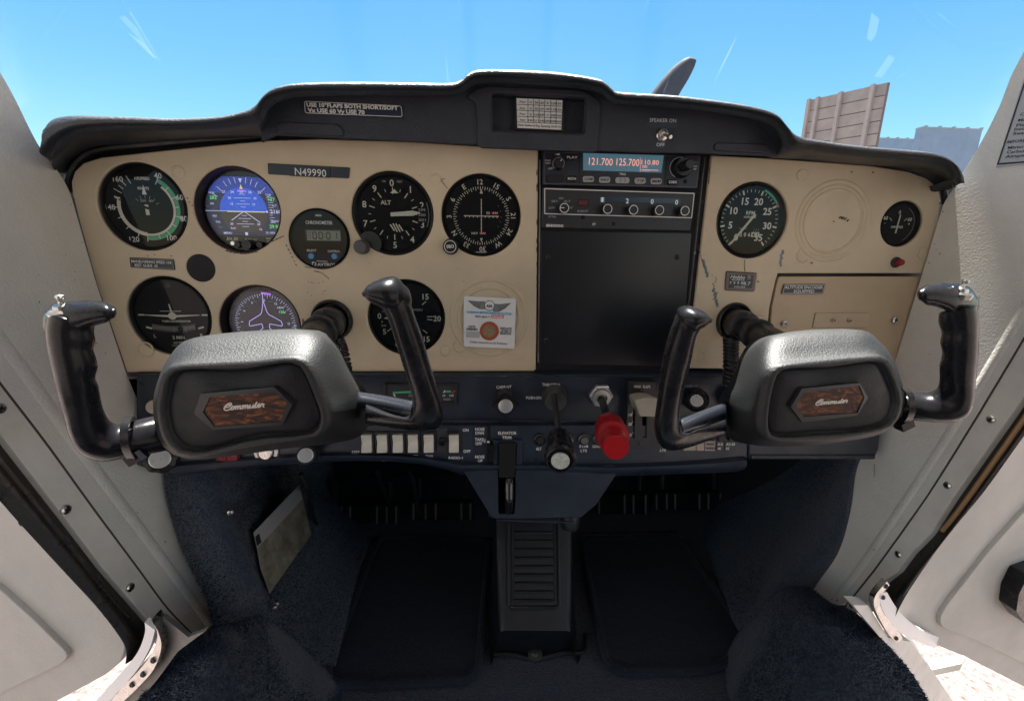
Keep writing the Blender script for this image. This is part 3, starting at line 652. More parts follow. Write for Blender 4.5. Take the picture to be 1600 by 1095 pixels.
# ------------------------------------------------------------------ clear map pocket
pk = thing('map_pocket', P(420, 850, .47), 'clear vinyl map pocket riveted to the left footwell wall', 'map pocket')
def pkp(x, y, d=0):
    # plane through three points of the wall, a little proud
    a, b, c = P(355, 800, .435), P(490, 760, .60), P(430, 950, .425); n = (b - a).cross(c - a).normalized(); return PN(x, y, a, n) + Vector((.3, -1, 0)).normalized() * d
mb = MB(); mb.grid([[pkp(358, 800), pkp(420, 765, .006), pkp(486, 728)], [pkp(392, 880), pkp(440, 850, .01), pkp(490, 800)], [pkp(428, 948), pkp(455, 905, .006), pkp(490, 840)]], 4, 4); obj('clear_sleeve', mb, vinylclear, pk)
mb = MB(); mb.tube(smooth([pkp(*p, .002) for p in [(358, 800), (420, 765), (486, 728)]], 6), .0008, 6); obj('hem', mb, mat('clear_edge', (.02, .025, .035), .4), pk)
mb = MB(); mb.tube([pkp(*p, .001) for p in [(358, 800), (392, 880), (428, 948), (460, 905), (490, 838), (486, 728)]], .0003, 6); obj('weld_line', mb, MATS['clear_edge'], pk)
for x, y in ((361, 798), (429, 946), (432, 941)):
    mb = MB(); mb.lathe(pkp(x, y, .002), (.3, -1, 0), [(.0035, 0), (.003, .002), (.001, .003)], 10); obj('rivet', mb, steel, pk)
doc = thing('document', pkp(440, 850), 'folded chart with white top edge inside the clear map pocket', 'chart')
q = [pkp(*p, -.001) for p in [(397, 832), (468, 757), (486, 835), (421, 928), (407, 890)]]; mb = MB(); mb.prism(q, (-.001, .001, 0)); fixn(obj('chart_sheet', mb, paperd, doc, flat=True))
q = [pkp(*p, .0004) for p in [(396, 832), (468, 757), (473, 779), (402, 856)]]; mb = MB(); mb.prism(q, (-.0005, .0005, 0)); fixn(obj('title_band', mb, mat('chart_white', (.50, .50, .52), .6), doc, flat=True))
q = [pkp(*p, .0008) for p in [(399, 838), (405, 832), (409, 846), (402, 852)]]; mb = MB(); mb.prism(q, (-.0003, .0003, 0)); fixn(obj('printed_box', mb, ink, doc, flat=True))
# ================================================================== GLARESHIELD
gs = thing('glareshield', P(740, 120, .43), 'padded dark vinyl glareshield hooding the instrument panel', 'glareshield')
st_ = [  # x_top,y_top , x_bot,y_bot
 (64, 195, 88, 268), (71, 183, 97, 262), (88, 177, 112, 246), (125, 176, 148, 229), (195, 179, 213, 224), (270, 182, 290, 219), (340, 179, 350, 215), (380, 171, 402, 214), (398, 160, 413, 204), (412, 146, 424, 176), (430, 134, 447, 156), (465, 127, 480, 146), (540, 125, 545, 143), (640, 126, 640, 144), (700, 127, 700, 147), (720, 122, 722, 146), (732, 112, 738, 134), (750, 106, 755, 129), (800, 106, 800, 129), (870, 110, 870, 130), (930, 119, 922, 134), (946, 126, 940, 141), (956, 135, 952, 150), (970, 141, 970, 157), (1050, 146, 1050, 161), (1120, 154, 1118, 171), (1180, 164, 1172, 186), (1212, 175, 1207, 202), (1228, 192, 1220, 222), (1245, 207, 1217, 243), (1275, 216, 1262, 249), (1340, 225, 1330, 256), (1410, 231, 1400, 261), (1458, 236, 1442, 267), (1485, 246, 1466, 280), (1496, 262, 1476, 288), (1499, 276, 1481, 297)]
rs = []
for i, (xt, yt, xb, yb) in enumerate(st_):
    T = P(xt, yt, .405); Bb = P(xb, yb, .436 if 405 < xb < 1222 else .457)
    Bf = Vector((T.x * .8 + Bb.x * .2, .413, Bb.z + .0015)); h = T.z - Bf.z
    if h < .008: Bf.z = T.z - .008; h = .008
    r_ = min(.014, h * .5); X = Vector((1, 0, 0)); mid = (T + Bf) / 2
    N_ = len(st_); f_ = {0: 1, 1: .75, 2: .5, 3: .2}; dx = -.028 * f_.get(i, 0) + .042 * f_.get(N_ - 1 - i, 0)
    c = [T + Vector((dx, .46, -.02)), T + Vector((dx, .19, -.004)), T + Vector((dx, .045, .0)), T + Vector((dx * .35, .014, 0)), T + Vector((0, .004, -r_ * .15)), T + Vector((0, -.001, -r_ * .55)), T + Vector((0, -.003, -r_ * 1.1)), Vector((mid.x, .403, Bf.z + (h - r_) * .4)), Bf + Vector((0, -.002, .003)), Bf + Vector((0, .004, 0)), (Bf * .45 + Bb * .55), Bb, Bb + Vector((dx * .3, .02, .003)), T + Vector((dx, .07, -.012 if h > .03 else -.006)), T + Vector((dx, .46, -.032))]
    rs.append(smooth(c, 3, True))
rs2 = []
for j in range(len(rs[0])): rs2.append(smooth([r[j] for r in rs], 4))
rs = [list(x) for x in zip(*rs2)]
mb = MB(); mb.rings(rs); fixn(obj('pad', mb, vinyl, gs, ang=70))
# fascia under the raised centre
YF = .436
fo = [(408, 222), (408, 196), (413, 176), (432, 158), (457, 147), (490, 144), (560, 142), (640, 143), (705, 146), (726, 142), (740, 130), (758, 127), (840, 129), (912, 132), (938, 140), (955, 152), (980, 156), (1050, 160), (1118, 170), (1172, 184), (1207, 202), (1221, 222), (1215, 244), (1100, 240), (1000, 238), (840, 232), (700, 224), (640, 221), (560, 217), (430, 211)]
hole = rpoly(PP([(769, 147), (915, 154), (911, 208), (770, 203)], YF), .003)
mb = MB(); plate(mb, PP(fo, YF), [hole], YF, .004, .001); obj('fascia', mb, fascia_m, gs)
fr = rpoly(PP([(726, 152), (752, 134), (912, 140), (940, 158), (934, 238), (746, 231), (744, 158)], YF - .003), .006)
mb = MB(); plate(mb, fr, [rpoly(PP([(767, 145), (918, 152), (914, 210), (768, 205)], YF - .003), .003)], YF - .003, .0035, .0012); obj('compass_surround', mb, fascia_m, gs)
mb = MB(); plate(mb, PP([(755, 135), (930, 142), (925, 222), (757, 215)], YF + .014), [], YF + .014, .002, .0004); obj('recess_back', mb, fascia_m, gs)
for x0, y0, x1, y1 in ((768, 145, 916, 152), (768, 205, 914, 210)):
    mb = MB(); a, b = P(x0, y0, YF), P(x1, y1, YF); mb.prism([a, b, b + Vector((0, .014, 0)), a + Vector((0, .014, 0))], (0, 0, .001 if y0 < 170 else -.001)); fixn(obj('recess_side', mb, fascia_m, gs, flat=True))
for l in ([(432, 190), (525, 193), (535, 200), (537, 213), (430, 208)], [(1118, 222), (1195, 225), (1203, 229), (1205, 240), (1116, 235)], ):
    mb = MB(); plate(mb, rpoly(PP(l, YF - .002), .004), [], YF - .002, .003, .0012); obj('moulded_pad', mb, fascia_m, gs)
cc = thing('compass_card', P(843, 178, YF + .010), 'white compass correction card in the recessed glareshield holder', 'card')
mb = MB(); plate(mb, rpoly(PP([(804, 149), (884, 153), (881, 207), (805, 204)], YF + .006), .002), [], YF + .006, .004, .001); obj('holder', mb, black, cc)
mb = MB(); plate(mb, PP([(807, 153.5), (879, 157), (877, 203), (808.5, 200)], YF + .0052), [], YF + .0052, .0006, .0001); obj('card_sheet', mb, paper, cc)
d = Draw(P(843, 178, YF + .0050))
rowsy = [(153.5, 157), (163.5, 166.6), (172.5, 175.8), (182, 185), (191, 194), (200, 203)]
tx = ['For', 'Steer', 'For', 'Steer']; vals = [['N', '30', '60', 'E', '120', '150'], ['N', '30', '59', '90', '119', '150'], ['S', '210', '240', 'W', '300', '330'], ['181', '211', '242', '270', '300', '330']]
cx = [808, 825, 833.5, 842.5, 851, 860.5, 869, 877.5]
for k in range(1, 5): d.pline_px([(808, rowsy[k][0]), (878, rowsy[k][1])], .00045, ink)
for k in range(1, 7): d.pline_px([(cx[k], 154.2 + (cx[k] - 808) * .05), (cx[k] - .3, 191 + (cx[k] - 808) * .045)], .00045, ink)
for r in range(4):
    y = (rowsy[r][0] + rowsy[r + 1][0]) / 2 + 1
    d.ptext(tx[r], 812, y, 821, y + .5, 3.2, ink)
    for k in range(6):
        x = (cx[k + 1] + cx[k + 2]) / 2; yy = y + (x - 808) * .046; wd = 1.3 * len(vals[r][k]); d.ptext(vals[r][k], x - wd, yy, x + wd, yy + .1, 3.2, ink)
d.ptext('Date: Radios & Eng. Running 10-20-16', 809.5, 195.4, 876, 198.6, 3.4, ink); d.done(cc)
# dark rim and back sheet behind the beige panels
rim = thing('panel_backing', P(480, 400, .466), 'dark metal sheet behind the beige instrument panels', 'panel backing')
RB_ = [(80, 330), (76, 290), (86, 262), (112, 240), (140, 230), (200, 224), (300, 214), (420, 205), (640, 208), (840, 222), (1215, 232), (1330, 244), (1410, 254), (1456, 262), (1484, 276), (1497, 300), (1492, 335), (1398, 580), (200, 590)]
# ================================================================== BEIGE PANELS
YB = .46
lay = {'air': (-.33387, .03936), 'av': (-.24413, .0384), 'alt': (-.09127, .03803), 'vor': (-.00015, .03811), 'chr': (-.16648, .01173), 'tac': (.29619, .03901), 'amp': (.47221, .0388)}
def LC(k): return Vector((lay[k][0], YB, lay[k][1] + CZ))
C_tc, C_dg, C_vsi = P(264.5, 494.5, YB), P(406.5, 507, YB), P(635, 497, YB)
C_sl, C_sr = P(518.5, 500, YB), P(1147, 502, YB)
C_pl = P(313.5, 419, YB)
RD = .0417
holesL = [circ(LC('air'), RD), circ(LC('av'), RD), circ(LC('alt'), RD), circ(LC('vor'), RD * .995), circ(LC('chr'), .0300), circ(C_tc, RD), circ(C_dg, RD), circ(C_vsi, RD), circ(C_sl, .0215), circ(C_pl, .0138)]
bk = MB(); plate(bk, PP(RB_, .474), [circ(c, r + .004) for c, r in [(LC('air'), RD), (LC('av'), RD), (LC('alt'), RD), (LC('vor'), RD), (LC('chr'), .03), (C_tc, RD), (C_dg, RD), (C_vsi, RD), (C_sl, .0215), (LC('tac'), .041), (LC('amp'), .0255), (C_sr, .0215)]], .474, .004, .001); obj('backing_sheet', bk, black, rim)
mb = MB(); mb.tube(smooth(PP([(106, 300), (107, 280), (118, 258), (138, 240), (170, 231), (240, 225), (330, 217), (420, 211)], .463), 5), .0035, 8); obj('edge_trim', mb, black, rim)
mb = MB(); mb.tube(smooth(PP([(1217, 240), (1330, 249), (1400, 258), (1440, 265), (1462, 277), (1474, 296), (1477, 318)], .463), 5), .003, 8); obj('edge_trim', mb, black, rim)
ip = thing('flight_instrument_panel', P(480, 400, YB), 'beige pilot side instrument panel with round cut-outs', 'instrument panel')
Lp = [(198, 581.5), (150, 440), (127, 358), (112.5, 302), (111, 284), (116, 268), (129, 255), (158, 246), (250, 236), (340, 227), (420, 219.5), (500, 217), (640, 221.5), (838, 234), (841, 236), (837.5, 577), (834, 580)]
mb = MB(); plate(mb, PP(Lp, YB), holesL, YB, .0045, .0014, 3); obj('panel_sheet', mb, beige, ip, ang=50)
ep = thing('engine_instrument_panel', P(1280, 340, YB), 'beige right instrument panel with tachometer and ammeter', 'instrument panel')
Rp = [(1112, 243), (1180, 246), (1250, 251), (1360, 259), (1420, 268), (1450, 279), (1466, 294), (1471, 314), (1466, 348), (1449, 427), (1216, 427), (1212, 440), (1203, 480), (1199, 520), (1190, 577), (1074, 575.5)]
mb = MB(); plate(mb, PP(Rp, YB), [circ(LC('tac'), .0405), circ(LC('amp'), .0250), circ(C_sr, .0205), rpoly(PP([(1135, 424), (1182, 427), (1178, 455), (1133, 453)], YB), .001)], YB, .0045, .0014, 3); obj('panel_sheet', mb, beige, ep, ang=50)
gb = thing('glovebox_door', P(1310, 500, YB), 'tan glovebox door under the right instrument panel', 'glovebox')
Gp = [(1218, 432), (1446, 432), (1447, 436), (1436, 480), (1400, 572), (1395, 577), (1193, 578), (1203, 520), (1206, 480), (1215, 440)]
mb = MB(); plate(mb, PP(Gp, YB + .001), [], YB + .001, .0045, .0012, 3); obj('door_sheet', mb, beige2, gb, ang=50)
mb = MB(); plate(mb, rpoly(PP([(1275, 489), (1360, 489.5), (1356, 512), (1270, 512)], YB - .0006), .002), [], YB - .0006, .0022, .0006); obj('latch_plate', mb, beige2, gb)
for x, y, r in ((1226, 506, .0036), (1399, 500, .0042)): screw(gb, P(x, y, YB - .0006), r, m=steel)
for x, y in ((1303, 500.5), (1328, 501)): screw(gb, P(x, y, YB - .0022), .0022, m=MATS['beige_glovebox'])
mb = MB(); plate(mb, PP([(1178, 493.5), (1201, 495), (1198, 508), (1176, 507)], YB - .006), [], YB - .006, .008, .0008); obj('hinge_block', mb, beige, gb)
mb = MB(); mb.box(P(1187, 512, YB - .003), .012, .004, .005); obj('hinge_foot', mb, beige, gb)
# embossed blank instrument positions and plugs
def emboss(parent, C, radii, tab=None):
    for r, wd in radii:
        mb = MB(); rs = []
        for k in range(64):
            a = 2 * math.pi * k / 64; c = Vector((C.x + r * math.cos(a), C.y, C.z + r * math.sin(a))); o_ = Vector((math.cos(a), 0, math.sin(a)))
            rs.append([c + o_ * wd, c + o_ * wd * .5 - Vector((0, .0011, 0)), c - o_ * wd * .5 - Vector((0, .0011, 0)), c - o_ * wd, c + Vector((0, .001, 0))])
        rs.append(rs[0]); mb.rings(rs, False, False); fixn(obj('embossed_ring', mb, beige, parent, ang=70))
    if tab:
        mb = MB(); rs = []
        for k in range(25):
            a = R_(tab[3]) + math.pi * 1.25 * k / 24; c = Vector((tab[0].x + tab[2] * math.cos(a), C.y, tab[0].z + tab[2] * math.sin(a))); o_ = Vector((math.cos(a), 0, math.sin(a)))
            rs.append([c + o_ * .0012, c - Vector((0, .0010, 0)), c - o_ * .0012, c + Vector((0, .001, 0))])
        mb.rings(rs); fixn(obj('embossed_tab', mb, beige, parent, ang=70))
CE = P(1301, 346, YB); emboss(ep, CE, [(.0420, .0022), (.0368, .0022), (.0335, .0013)], (P(1255, 399, YB), 0, .0075, 95))
CL_ = P(764.5, 497, YB); emboss(ip, CL_, [(.0415, .0020), (.0335, .0022)], (P(719, 540, YB), 0, .0070, 95))
def plug(parent, x, y, r, d=.0008, m=None):
    mb = MB(); mb.lathe(P(x, y, YB + .0005), (0, -1, 0), [(r, 0), (r, .0005 + d * .5), (r * .9, .0005 + d), (r * .3, .0006 + d * .8), (1e-5, .0006 + d * .8)], 24); return obj('plug_button', mb, m or beige, parent)
for x, y, r in ((279.5, 269, .0062), (680, 280.5, .0060), (696, 548, .0060)): plug(ip, x, y, r)
for x, y, r in ((1252.5, 274, .0062), (1440, 397, .0058), (1093, 557, .0058)): plug(ep, x, y, r, .0012)
emboss(ip, P(228, 546, YB), [(.0075, .0009)])
# chipped paint (irregular flakes lying on the sheet)
def flakes(parent, spots, m, Y=YB):
    mb = MB()
    for i, (x, y, sx, sy, rot) in enumerate(spots):
        c = P(x, y, Y); n = random.randint(6, 9); pts = []
        for k in range(n):
            a = 2 * math.pi * k / n; rr = random.uniform(.55, 1.1); u, v = rr * sx * 1.6 * math.cos(a), rr * sy * 1.6 * math.sin(a); q = R_(rot)
            pts.append(c + Vector((u * math.cos(q) - v * math.sin(q), -.00035 - i * 1e-6, u * math.sin(q) + v * math.cos(q))))
        mb.add(pts, [tuple(range(n))])
    return obj('paint_chips', mb, m, parent, flat=True, kind='stuff')
emb = 0
S = []
for x, y in ((293, 310), (296, 316), (301, 321), (231, 400), (242, 398), (268, 400), (117, 312)): S.append((x, y, .0007, .0004, 20))
for k in range(9): S.append((355 + k * 5.5, 392 + 4 * math.sin(k * .35), .0016, .00055, -8))
for k in range(7): S.append((425 + k * 3, 377 - k * 1.3, .0011, .00035, 10))
for k in range(6): S.append((448 + k * 3, 384 + k * 6, .0012, .0004, -70 + k * 5))
for k in range(12): S.append((478 + k * 3.6, 417 + 1.5 * math.sin(k), .0010, .0003, random.uniform(-30, 30)))
for k in range(8): S.append((492 + k * 3, 424 + k * k * .22, .0010, .0003, -20 - k * 5))
for k in range(10): S.append((484 + random.uniform(-4, 26), 440 + random.uniform(-6, 24), .0005, .0003, random.uniform(0, 90)))
for k in range(14): S.append((464 + random.uniform(0, 22), 501 + random.uniform(-3, 6), .0009, .0005, random.uniform(0, 90)))
for k in range(10): S.append((839, random.uniform(245, 520), .0005, .0022, 0))
for k in range(12):
    a = k * .52; S.append((680 + 8.4 * math.cos(a), 280.5 + 8.4 * math.sin(a), .0012, .0003, -math.degrees(a) + 90)); S.append((696 + 7.6 * math.cos(a), 548 + 7.6 * math.sin(a), .0011, .0003, -math.degrees(a) + 90))
for k in range(8): S.append((690 + k * 1.2, 283 + k * 1.6, .0007, .00025, -50))
for k in range(4): S.append((688 + k * 2, 281 - k * .4, .0007, .00022, 10))
for k in range(7): S.append((272 + 8.0, 263 + k * 2, .0006, .0003, 80))
for k in range(24): S.append((random.uniform(140, 820), random.uniform(235, 570), .00035, .0003, 0))
flakes(ip, S, dirt)
S = []
for k in range(8): S.append((1108.5 - k * .2, 262 + k * 3.4, .0005, .0010, 0))
for x, y in ((1330, 269), (1363.5, 269.5), (1268, 411), (1184, 440), (1468, 318), (1097, 315), (1302, 346)): S.append((x, y, .0013, .0005, 0))
for k in range(9): S.append((1312 + k * 1.6, 342 + random.uniform(-3, 5), .0010, .0007, random.uniform(0, 90)))
for k in range(10): S.append((1090 + k * 1.6, 385 + k * 5, .0004, .0014, 18))
for k in range(10): S.append((1163 + random.uniform(-1, 1), 407 + k * 1.8, .0003, .0008, 0))
for k in range(14): S.append((1116 + random.uniform(-4, 5), 430 + k * 3.4, .0005, .0006, random.uniform(0, 90)))
flakes(ep, S, dirt)
S = []
for k in range(10): S.append((1098 + k * .9 + random.uniform(-1, 1), 408 + k * 2.6, .0014, .0011, random.uniform(0, 90)))
for k in range(12): S.append((1115 + k * .5 + random.uniform(-1.5, 1.5), 452 + k * 2.4, .0012, .0012, random.uniform(0, 90)))
for k in range(10): S.append((1222 - k * .35 + random.uniform(-1, 1), 392 + k * 2.6, .0009, .0013, random.uniform(0, 90)))
for x, y in ((1085, 395), (1184, 507), (1190, 509)): S.append((x, y, .001, .001, 0))
o = flakes(ep, S, chip); o['label'] = 'blue grey primer showing through worn paint'
# ================================================================== INSTRUMENTS
def dial(name, C, R, label, cat='gauge', inner=.86, deep=.004, fm=None, lit=None):
    t = thing(name, C, label, cat)
    mb = MB(); mb.lathe(C + Vector((0, deep + .02, 0)), (0, -1, 0), [(R * 1.02, 0), (R * 1.02, .0195), (R * .985, .0215), (R * (inner + .05), .0222), (R * inner, .0205 if deep < .006 else .018), (R * (inner - .01), .0195 - deep * .2), (R * (inner - .015), .013)], 64); obj('bezel', mb, bezel, t, ang=50)
    mb = MB(); mb.lathe(C + Vector((0, deep + .006, 0)), (0, -1, 0), [(R * .99, 0), (R * .99, .004), (1e-5, .004)], 48); obj('dial_face', mb, fm or face, t, ang=50)
    mb = MB(); mb.add(circ(C + Vector((0, deep - .003, 0)), R * (inner - .01), 48), [tuple(range(48))]); obj('cover_glass', mb, glass, t, flat=True)
    return t, Draw(C + Vector((0, deep + .002, 0)))
def needle(parent, D, a, tail, tip, w, m, shape='taper', z=.0014, name='needle', c=(0, 0)):
    a = R_(a); dx, dy = math.sin(a), math.cos(a); nx, ny = dy, -dx
    if shape == 'taper': prof = [(-tail, w * .45), (tip * .25, w * .5), (tip * .72, w * .62), (tip, w * .08)]
    else: prof = [(-tail, w * .5), (tip * .9, w * .42), (tip, w * .18)]
    pts = [(c[0] + dx * l + nx * h, c[1] + dy * l + ny * h) for l, h in prof] + [(c[0] + dx * l - nx * h, c[1] + dy * l - ny * h) for l, h in prof[::-1]]
    mb = MB(); O = D.O; mb.prism([O + Vector((u, -z, v)) for u, v in pts[::-1]], (0, .0005, 0)); return fixn(obj(name, mb, m, parent, flat=True))
def ctext(D, s, a, r, h, m, rad=False, w=None, bold=.012):
    A = R_(a); D.text(s, r * math.sin(A), r * math.cos(A), h, m, w, -A if rad else 0, bold=bold)
R = RD
# airspeed
t, D = dial('airspeed_indicator', LC('air'), R, 'airspeed indicator with green and cream speed arcs at the top left of the panel', inner=.93)
D.disk(R * .60, mat('dial_grain', (.010, .010, .011), .9, spec=.1, bump=('n', 900, .5, .0006)), .0001, 'centre_disc')
D.arc(R * .60, R * .655, 40, 188, cream); D.arc(R * .58, R * .665, 188, 288, cream); D.arc(R * .665, R * .755, 28, 188, green)
D.rect(-R * .625, R * .215, .0052, .0012, cream)
for a, l in ((28, 1), (50, 0), (70, 1), (88, 0), (106, 1), (125, 0), (145, 1), (165, 0), (188, 1), (205, 0), (228, 0), (250, 0), (270, 1), (290, 0), (302, 1), (312, 0), (322, 0), (334, 1)):
    D.tick(a, R * .62 if not l else R * .60, R * (.74 if not l else .79), .0007, white)
for s, a, r in (('40', 27, .82), ('60', 72, .83), ('80', 106, .84), ('100', 146, .83), ('120', 209, .84), ('140', 270, .82), ('160', 320, .83)): ctext(D, s, a, R * r, .0052, white)
D.text('AIRSPEED', 0, R * .66, .0028, white, .0145); D.text('KNOTS', 0, R * .44, .0026, white, .0105)
D.poly([(-.0022, R * .30), (.0022, R * .30), (0, R * .52)], white); D.text('200  40', R * .02, R * .16, .0022, dimw, .012); D.rect(0, -.002, .0035, .010, cream)
for a in range(-60, 70, 20): D.tick(a, R * .26, R * .34, .0005, dimw, c=(0, -R * .05))
D.done(t); needle(t, D, 286, .006, R * .62, .0026, face)
# attitude display
def screen_instrument(name, C, label):
    t = thing(name, C, label, 'flight display')
    mb = MB(); mb.lathe(C + Vector((0, .024, 0)), (0, -1, 0), [(R * 1.02, 0), (R * 1.02, .022), (R * .97, .0235), (R * .955, .0215), (R * .945, .010)], 64); obj('bezel', mb, mat('bronze_bezel', (.055, .038, .030), .35, .6), t, ang=50)
    mb = MB(); mb.lathe(C + Vector((0, .016, 0)), (0, -1, 0), [(R * .96, 0), (R * .96, .004), (1e-5, .004)], 48); obj('face_plate', mb, bezel, t, ang=50)
    return t, Draw(C + Vector((0, .012, 0)))
t, D = screen_instrument('attitude_display', LC('av'), 'round electronic attitude display with blue sky and brown ground')
sx = -.001
def clipcirc(r, y0, y1, n=40, c=(0, 0)):
    pts = []
    for k in range(n + 1):
        y = y0 + (y1 - y0) * k / n; pts.append((c[0] + math.sqrt(max(0, r * r - y * y)), c[1] + y))
    return pts + [(2 * c[0] - x, y) for x, y in pts[::-1]]
r_ = R * .90
D.poly(clipcirc(r_, -R * .58, R * .80), scr_dk, .0001, 'screen')
D.poly(clipcirc(r_, R * -.02, R * .80), scr_dk, .00015, 'screen')
D.poly(clipcirc(r_, R * .42, R * .80), emis('screen_violet', (.03, .05, .30), .8), .00018, 'screen')
D.poly(clipcirc(R * .56, 0, R * .56, 24), scr_sky, .0002, 'sky_field'); D.poly(clipcirc(R * .56, -R * .50, 0, 24), scr_gnd, .0002, 'ground_field')
D.line(-R * .9, 0, R * .55, 0, .0005, scr_w); D.line(-R * .4, -.0006, R * .5, -.0006, .0006, scr_y)
D.line(0, 0, -R * .32, -R * .22, .0007, scr_w); D.line(0, 0, R * .36, -R * .26, .0007, scr_w); D.disk(.0011, scr_w, c=(R * .55, 0))
for v, wd in ((.10, .12), (.17, .32), (.24, .12), (.31, .40), (.40, .14), (-.10, .12), (-.17, .30), (-.24, .14), (-.30, .42), (-.36, .16)): D.line(-R * wd / 2, R * v, R * wd / 2, R * v, .00045, scr_w)
for s, u, v in (('20', -.30, .31), ('20', .30, .31), ('10', -.26, .17), ('10', .26, .17), ('20', -.32, -.30), ('20', .32, -.30)): D.text(s, R * u, R * v, .0022, scr_w)
for a in (-60, -45, -30, -20, -10, 10, 20, 30, 45, 60): D.tick(a, R * .66, R * .80, .0005, scr_w)
D.poly([(-.0018, R * .76), (.0018, R * .76), (0, R * .66)], scr_w); D.poly([(-.0016, R * .52), (.0016, R * .52), (0, R * .63)], scr_y); D.arc(R * .46, R * .50, -12, 14, scr_m)
for s, u in (('21', -.42), ('24', -.22), ('W', 0), ('30', .20), ('33', .42)): D.text(s, R * u, R * .45, .0026, scr_w)
for k in range(12): D.line(R * .60, R * (.34 - k * .06), R * (.68 if k % 2 else .72), R * (.34 - k * .06), .0004, scr_w)
for s, u, v, h, m in (('HDG', -.70, .42, .0018, scr_w), ('282', -.68, .31, .0034, scr_g), ('IAS', -.72, .17, .0018, scr_w), ('RDI', -.70, -.12, .0018, scr_w), ('TAS', -.64, -.26, .0020, scr_w), ('- - -', -.60, -.38, .0018, scr_w), ('MENU', -.44, -.52, .0022, scr_w), ('AoA', -.30, -.40, .0020, scr_w),
                      ('OAT', .62, .40, .0018, scr_w), ('+37', .68, .29, .0034, scr_g), ('ALT', .74, .15, .0020, scr_w), ('2160', .76, .01, .0040, scr_w), ('BARO', .72, -.22, .0020, scr_w), ('29.93', .70, -.35, .0036, scr_g), ('23 100%', .58, -.50, .0020, scr_w), ('GL', .36, -.42, .002, scr_w)):
    D.text(s, R * u, R * v, h, m, bold=.015)
D.poly([(-.0014, -R * .50), (.0014, -R * .50), (.0014, -R * .55), (0, -R * .58), (-.0014, -R * .55)], scr_w)
D.poly(clipcirc(R * .93, -R * .90, -R * .60), mat('bronze_face', (.045, .033, .028), .4), .0002, 'lower_face'); D.poly(clipcirc(R * .93, R * .81, R * .92), MATS['bronze_face'], .0002, 'lower_face')
D.text('AV-30', -R * .36, -R * .66, .0034, cream, .0115); D.text('PUSH SET', R * .10, -R * .68, .0024, cream, .0125); D.text('HLD', R * .52, -R * .64, .0018, cream); D.text('RST', R * .52, -R * .71, .0018, cream)
D.done(t)
for u, r, l in ((-.32, .0022, .004), (-.16, .0032, .008), (.10, .0050, .012), (.36, .0032, .008)):
    mb = MB(); mb.lathe(D.O + Vector((R * u, 0, -R * (.80 if r > .003 else .77))), (0, -1, 0), [(r, 0), (r, l * .7), (r * .92, l), (1e-5, l)], 24, lambda a, tt: 1 + .03 * math.cos(12 * a)); obj('knob', mb, black if r > .0025 else steel, t)
mb = MB(); mb.add(circ(D.O + Vector((0, -.003, 0)), R * .93, 48), [tuple(range(48))]); obj('cover_glass', mb, glass, t, flat=True)
# heading display
t, D = screen_instrument('heading_display', C_dg, 'round electronic heading display with lilac aircraft outline')
D.poly(clipcirc(R * .91, -R * .62, R * .82), scr_blk, .0001, 'screen')
for k in range(72):
    a = k * 5
    if 150 < a < 215 : continue
    D.tick(a, R * (.70 if k % 2 else .66), R * .76, .0004, scr_w)
D.arc(R * .745, R * .79, -2, 16, scr_m)
for s, a in (('12', 2), ('15', 32), ('S', 62), ('21', 92), ('24', 122), ('W', 152), ('9', 332), ('6', 302), ('3', 272), ('N', 242), ('33', 212)): ctext(D, s, a, R * .59, .0024, scr_w, True)
ac = [(0, .80), (0, .58), (.06, .30), (.10, .22), (.40, .04), (.42, -.06), (.40, -.09), (.10, -.03), (.08, -.14), (.22, -.26), (.22, -.33), (.05, -.29), (0, -.34)]
ac2 = [(R * x, R * y) for x, y in ac] + [(-R * x, R * y) for x, y in ac[::-1]]; D.pline(ac2, .0007, scr_lav)
for s, u, v, h, m in (('HDG', .42, .40, .0022, scr_w), ('120', .44, .29, .0030, scr_g), ('BUS V', -.60, -.34, .0020, scr_w), ('24.7', -.58, -.46, .0028, scr_g), ('VS', .74, -.08, .0020, scr_w), ('0', .75, -.18, .0034, scr_g), ('DALT', .70, -.32, .0020, scr_w), ('5,300', .68, -.44, .0030, scr_g), ('DG', -.20, .56, .0018, dimw), ('HDG', .2, .56, .0018, dimw)): D.text(s, R * u, R * v, h, m, bold=.015)
D.done(t)
mb = MB(); mb.add(circ(D.O + Vector((0, -.003, 0)), R * .93, 48), [tuple(range(48))]); obj('cover_glass', mb, glass, t, flat=True)
# altimeter
t, D = dial('altimeter', LC('alt'), R, 'altimeter with white pointer between two and three', inner=.90)
for k in range(10):
    a = k * 36; ctext(D, str(k), a + (-1 if k == 0 else 0), R * .74, .0066, cream); D.tick(a, R * .48, R * .62, .0010, cream) if k else D.tick(a, R * .48, R * .64, .0008, cream)
    D.tick(a + 18, R * .55, R * .62, .0006, cream)
D.text('ALT', -R * .18, R * .28, .0042, cream); D.text('100', -R * .20, R * .77, .0020, dimw); D.text('FEET', R * .18, R * .77, .0020, dimw)
D.poly([(-R * .06, R * .50), (R * .14, R * .50), (R * .04, R * .60)][::1], cream)
D.rect(R * .70, 0, .0105, .0155, face, .0006, 'window'); 
for s, v in (('299', .12), ('300', 0), ('301', -.12)): D.text(s, R * .70, R * v, .0028, dimw, .0075, z=.0011)
for k in range(4): D.line(R * (-.10 + k * .07), -R * .22 - (.001 if k in (0, 3) else 0), R * (.0 + k * .07), -R * .42 + (.001 if k in (0, 3) else 0), .0013, cream)
D.arc(R * .86, R * .875, 70, 110, dimw); D.done(t)
needle(t, D, 86, .003, R * .66, .0042, cream)
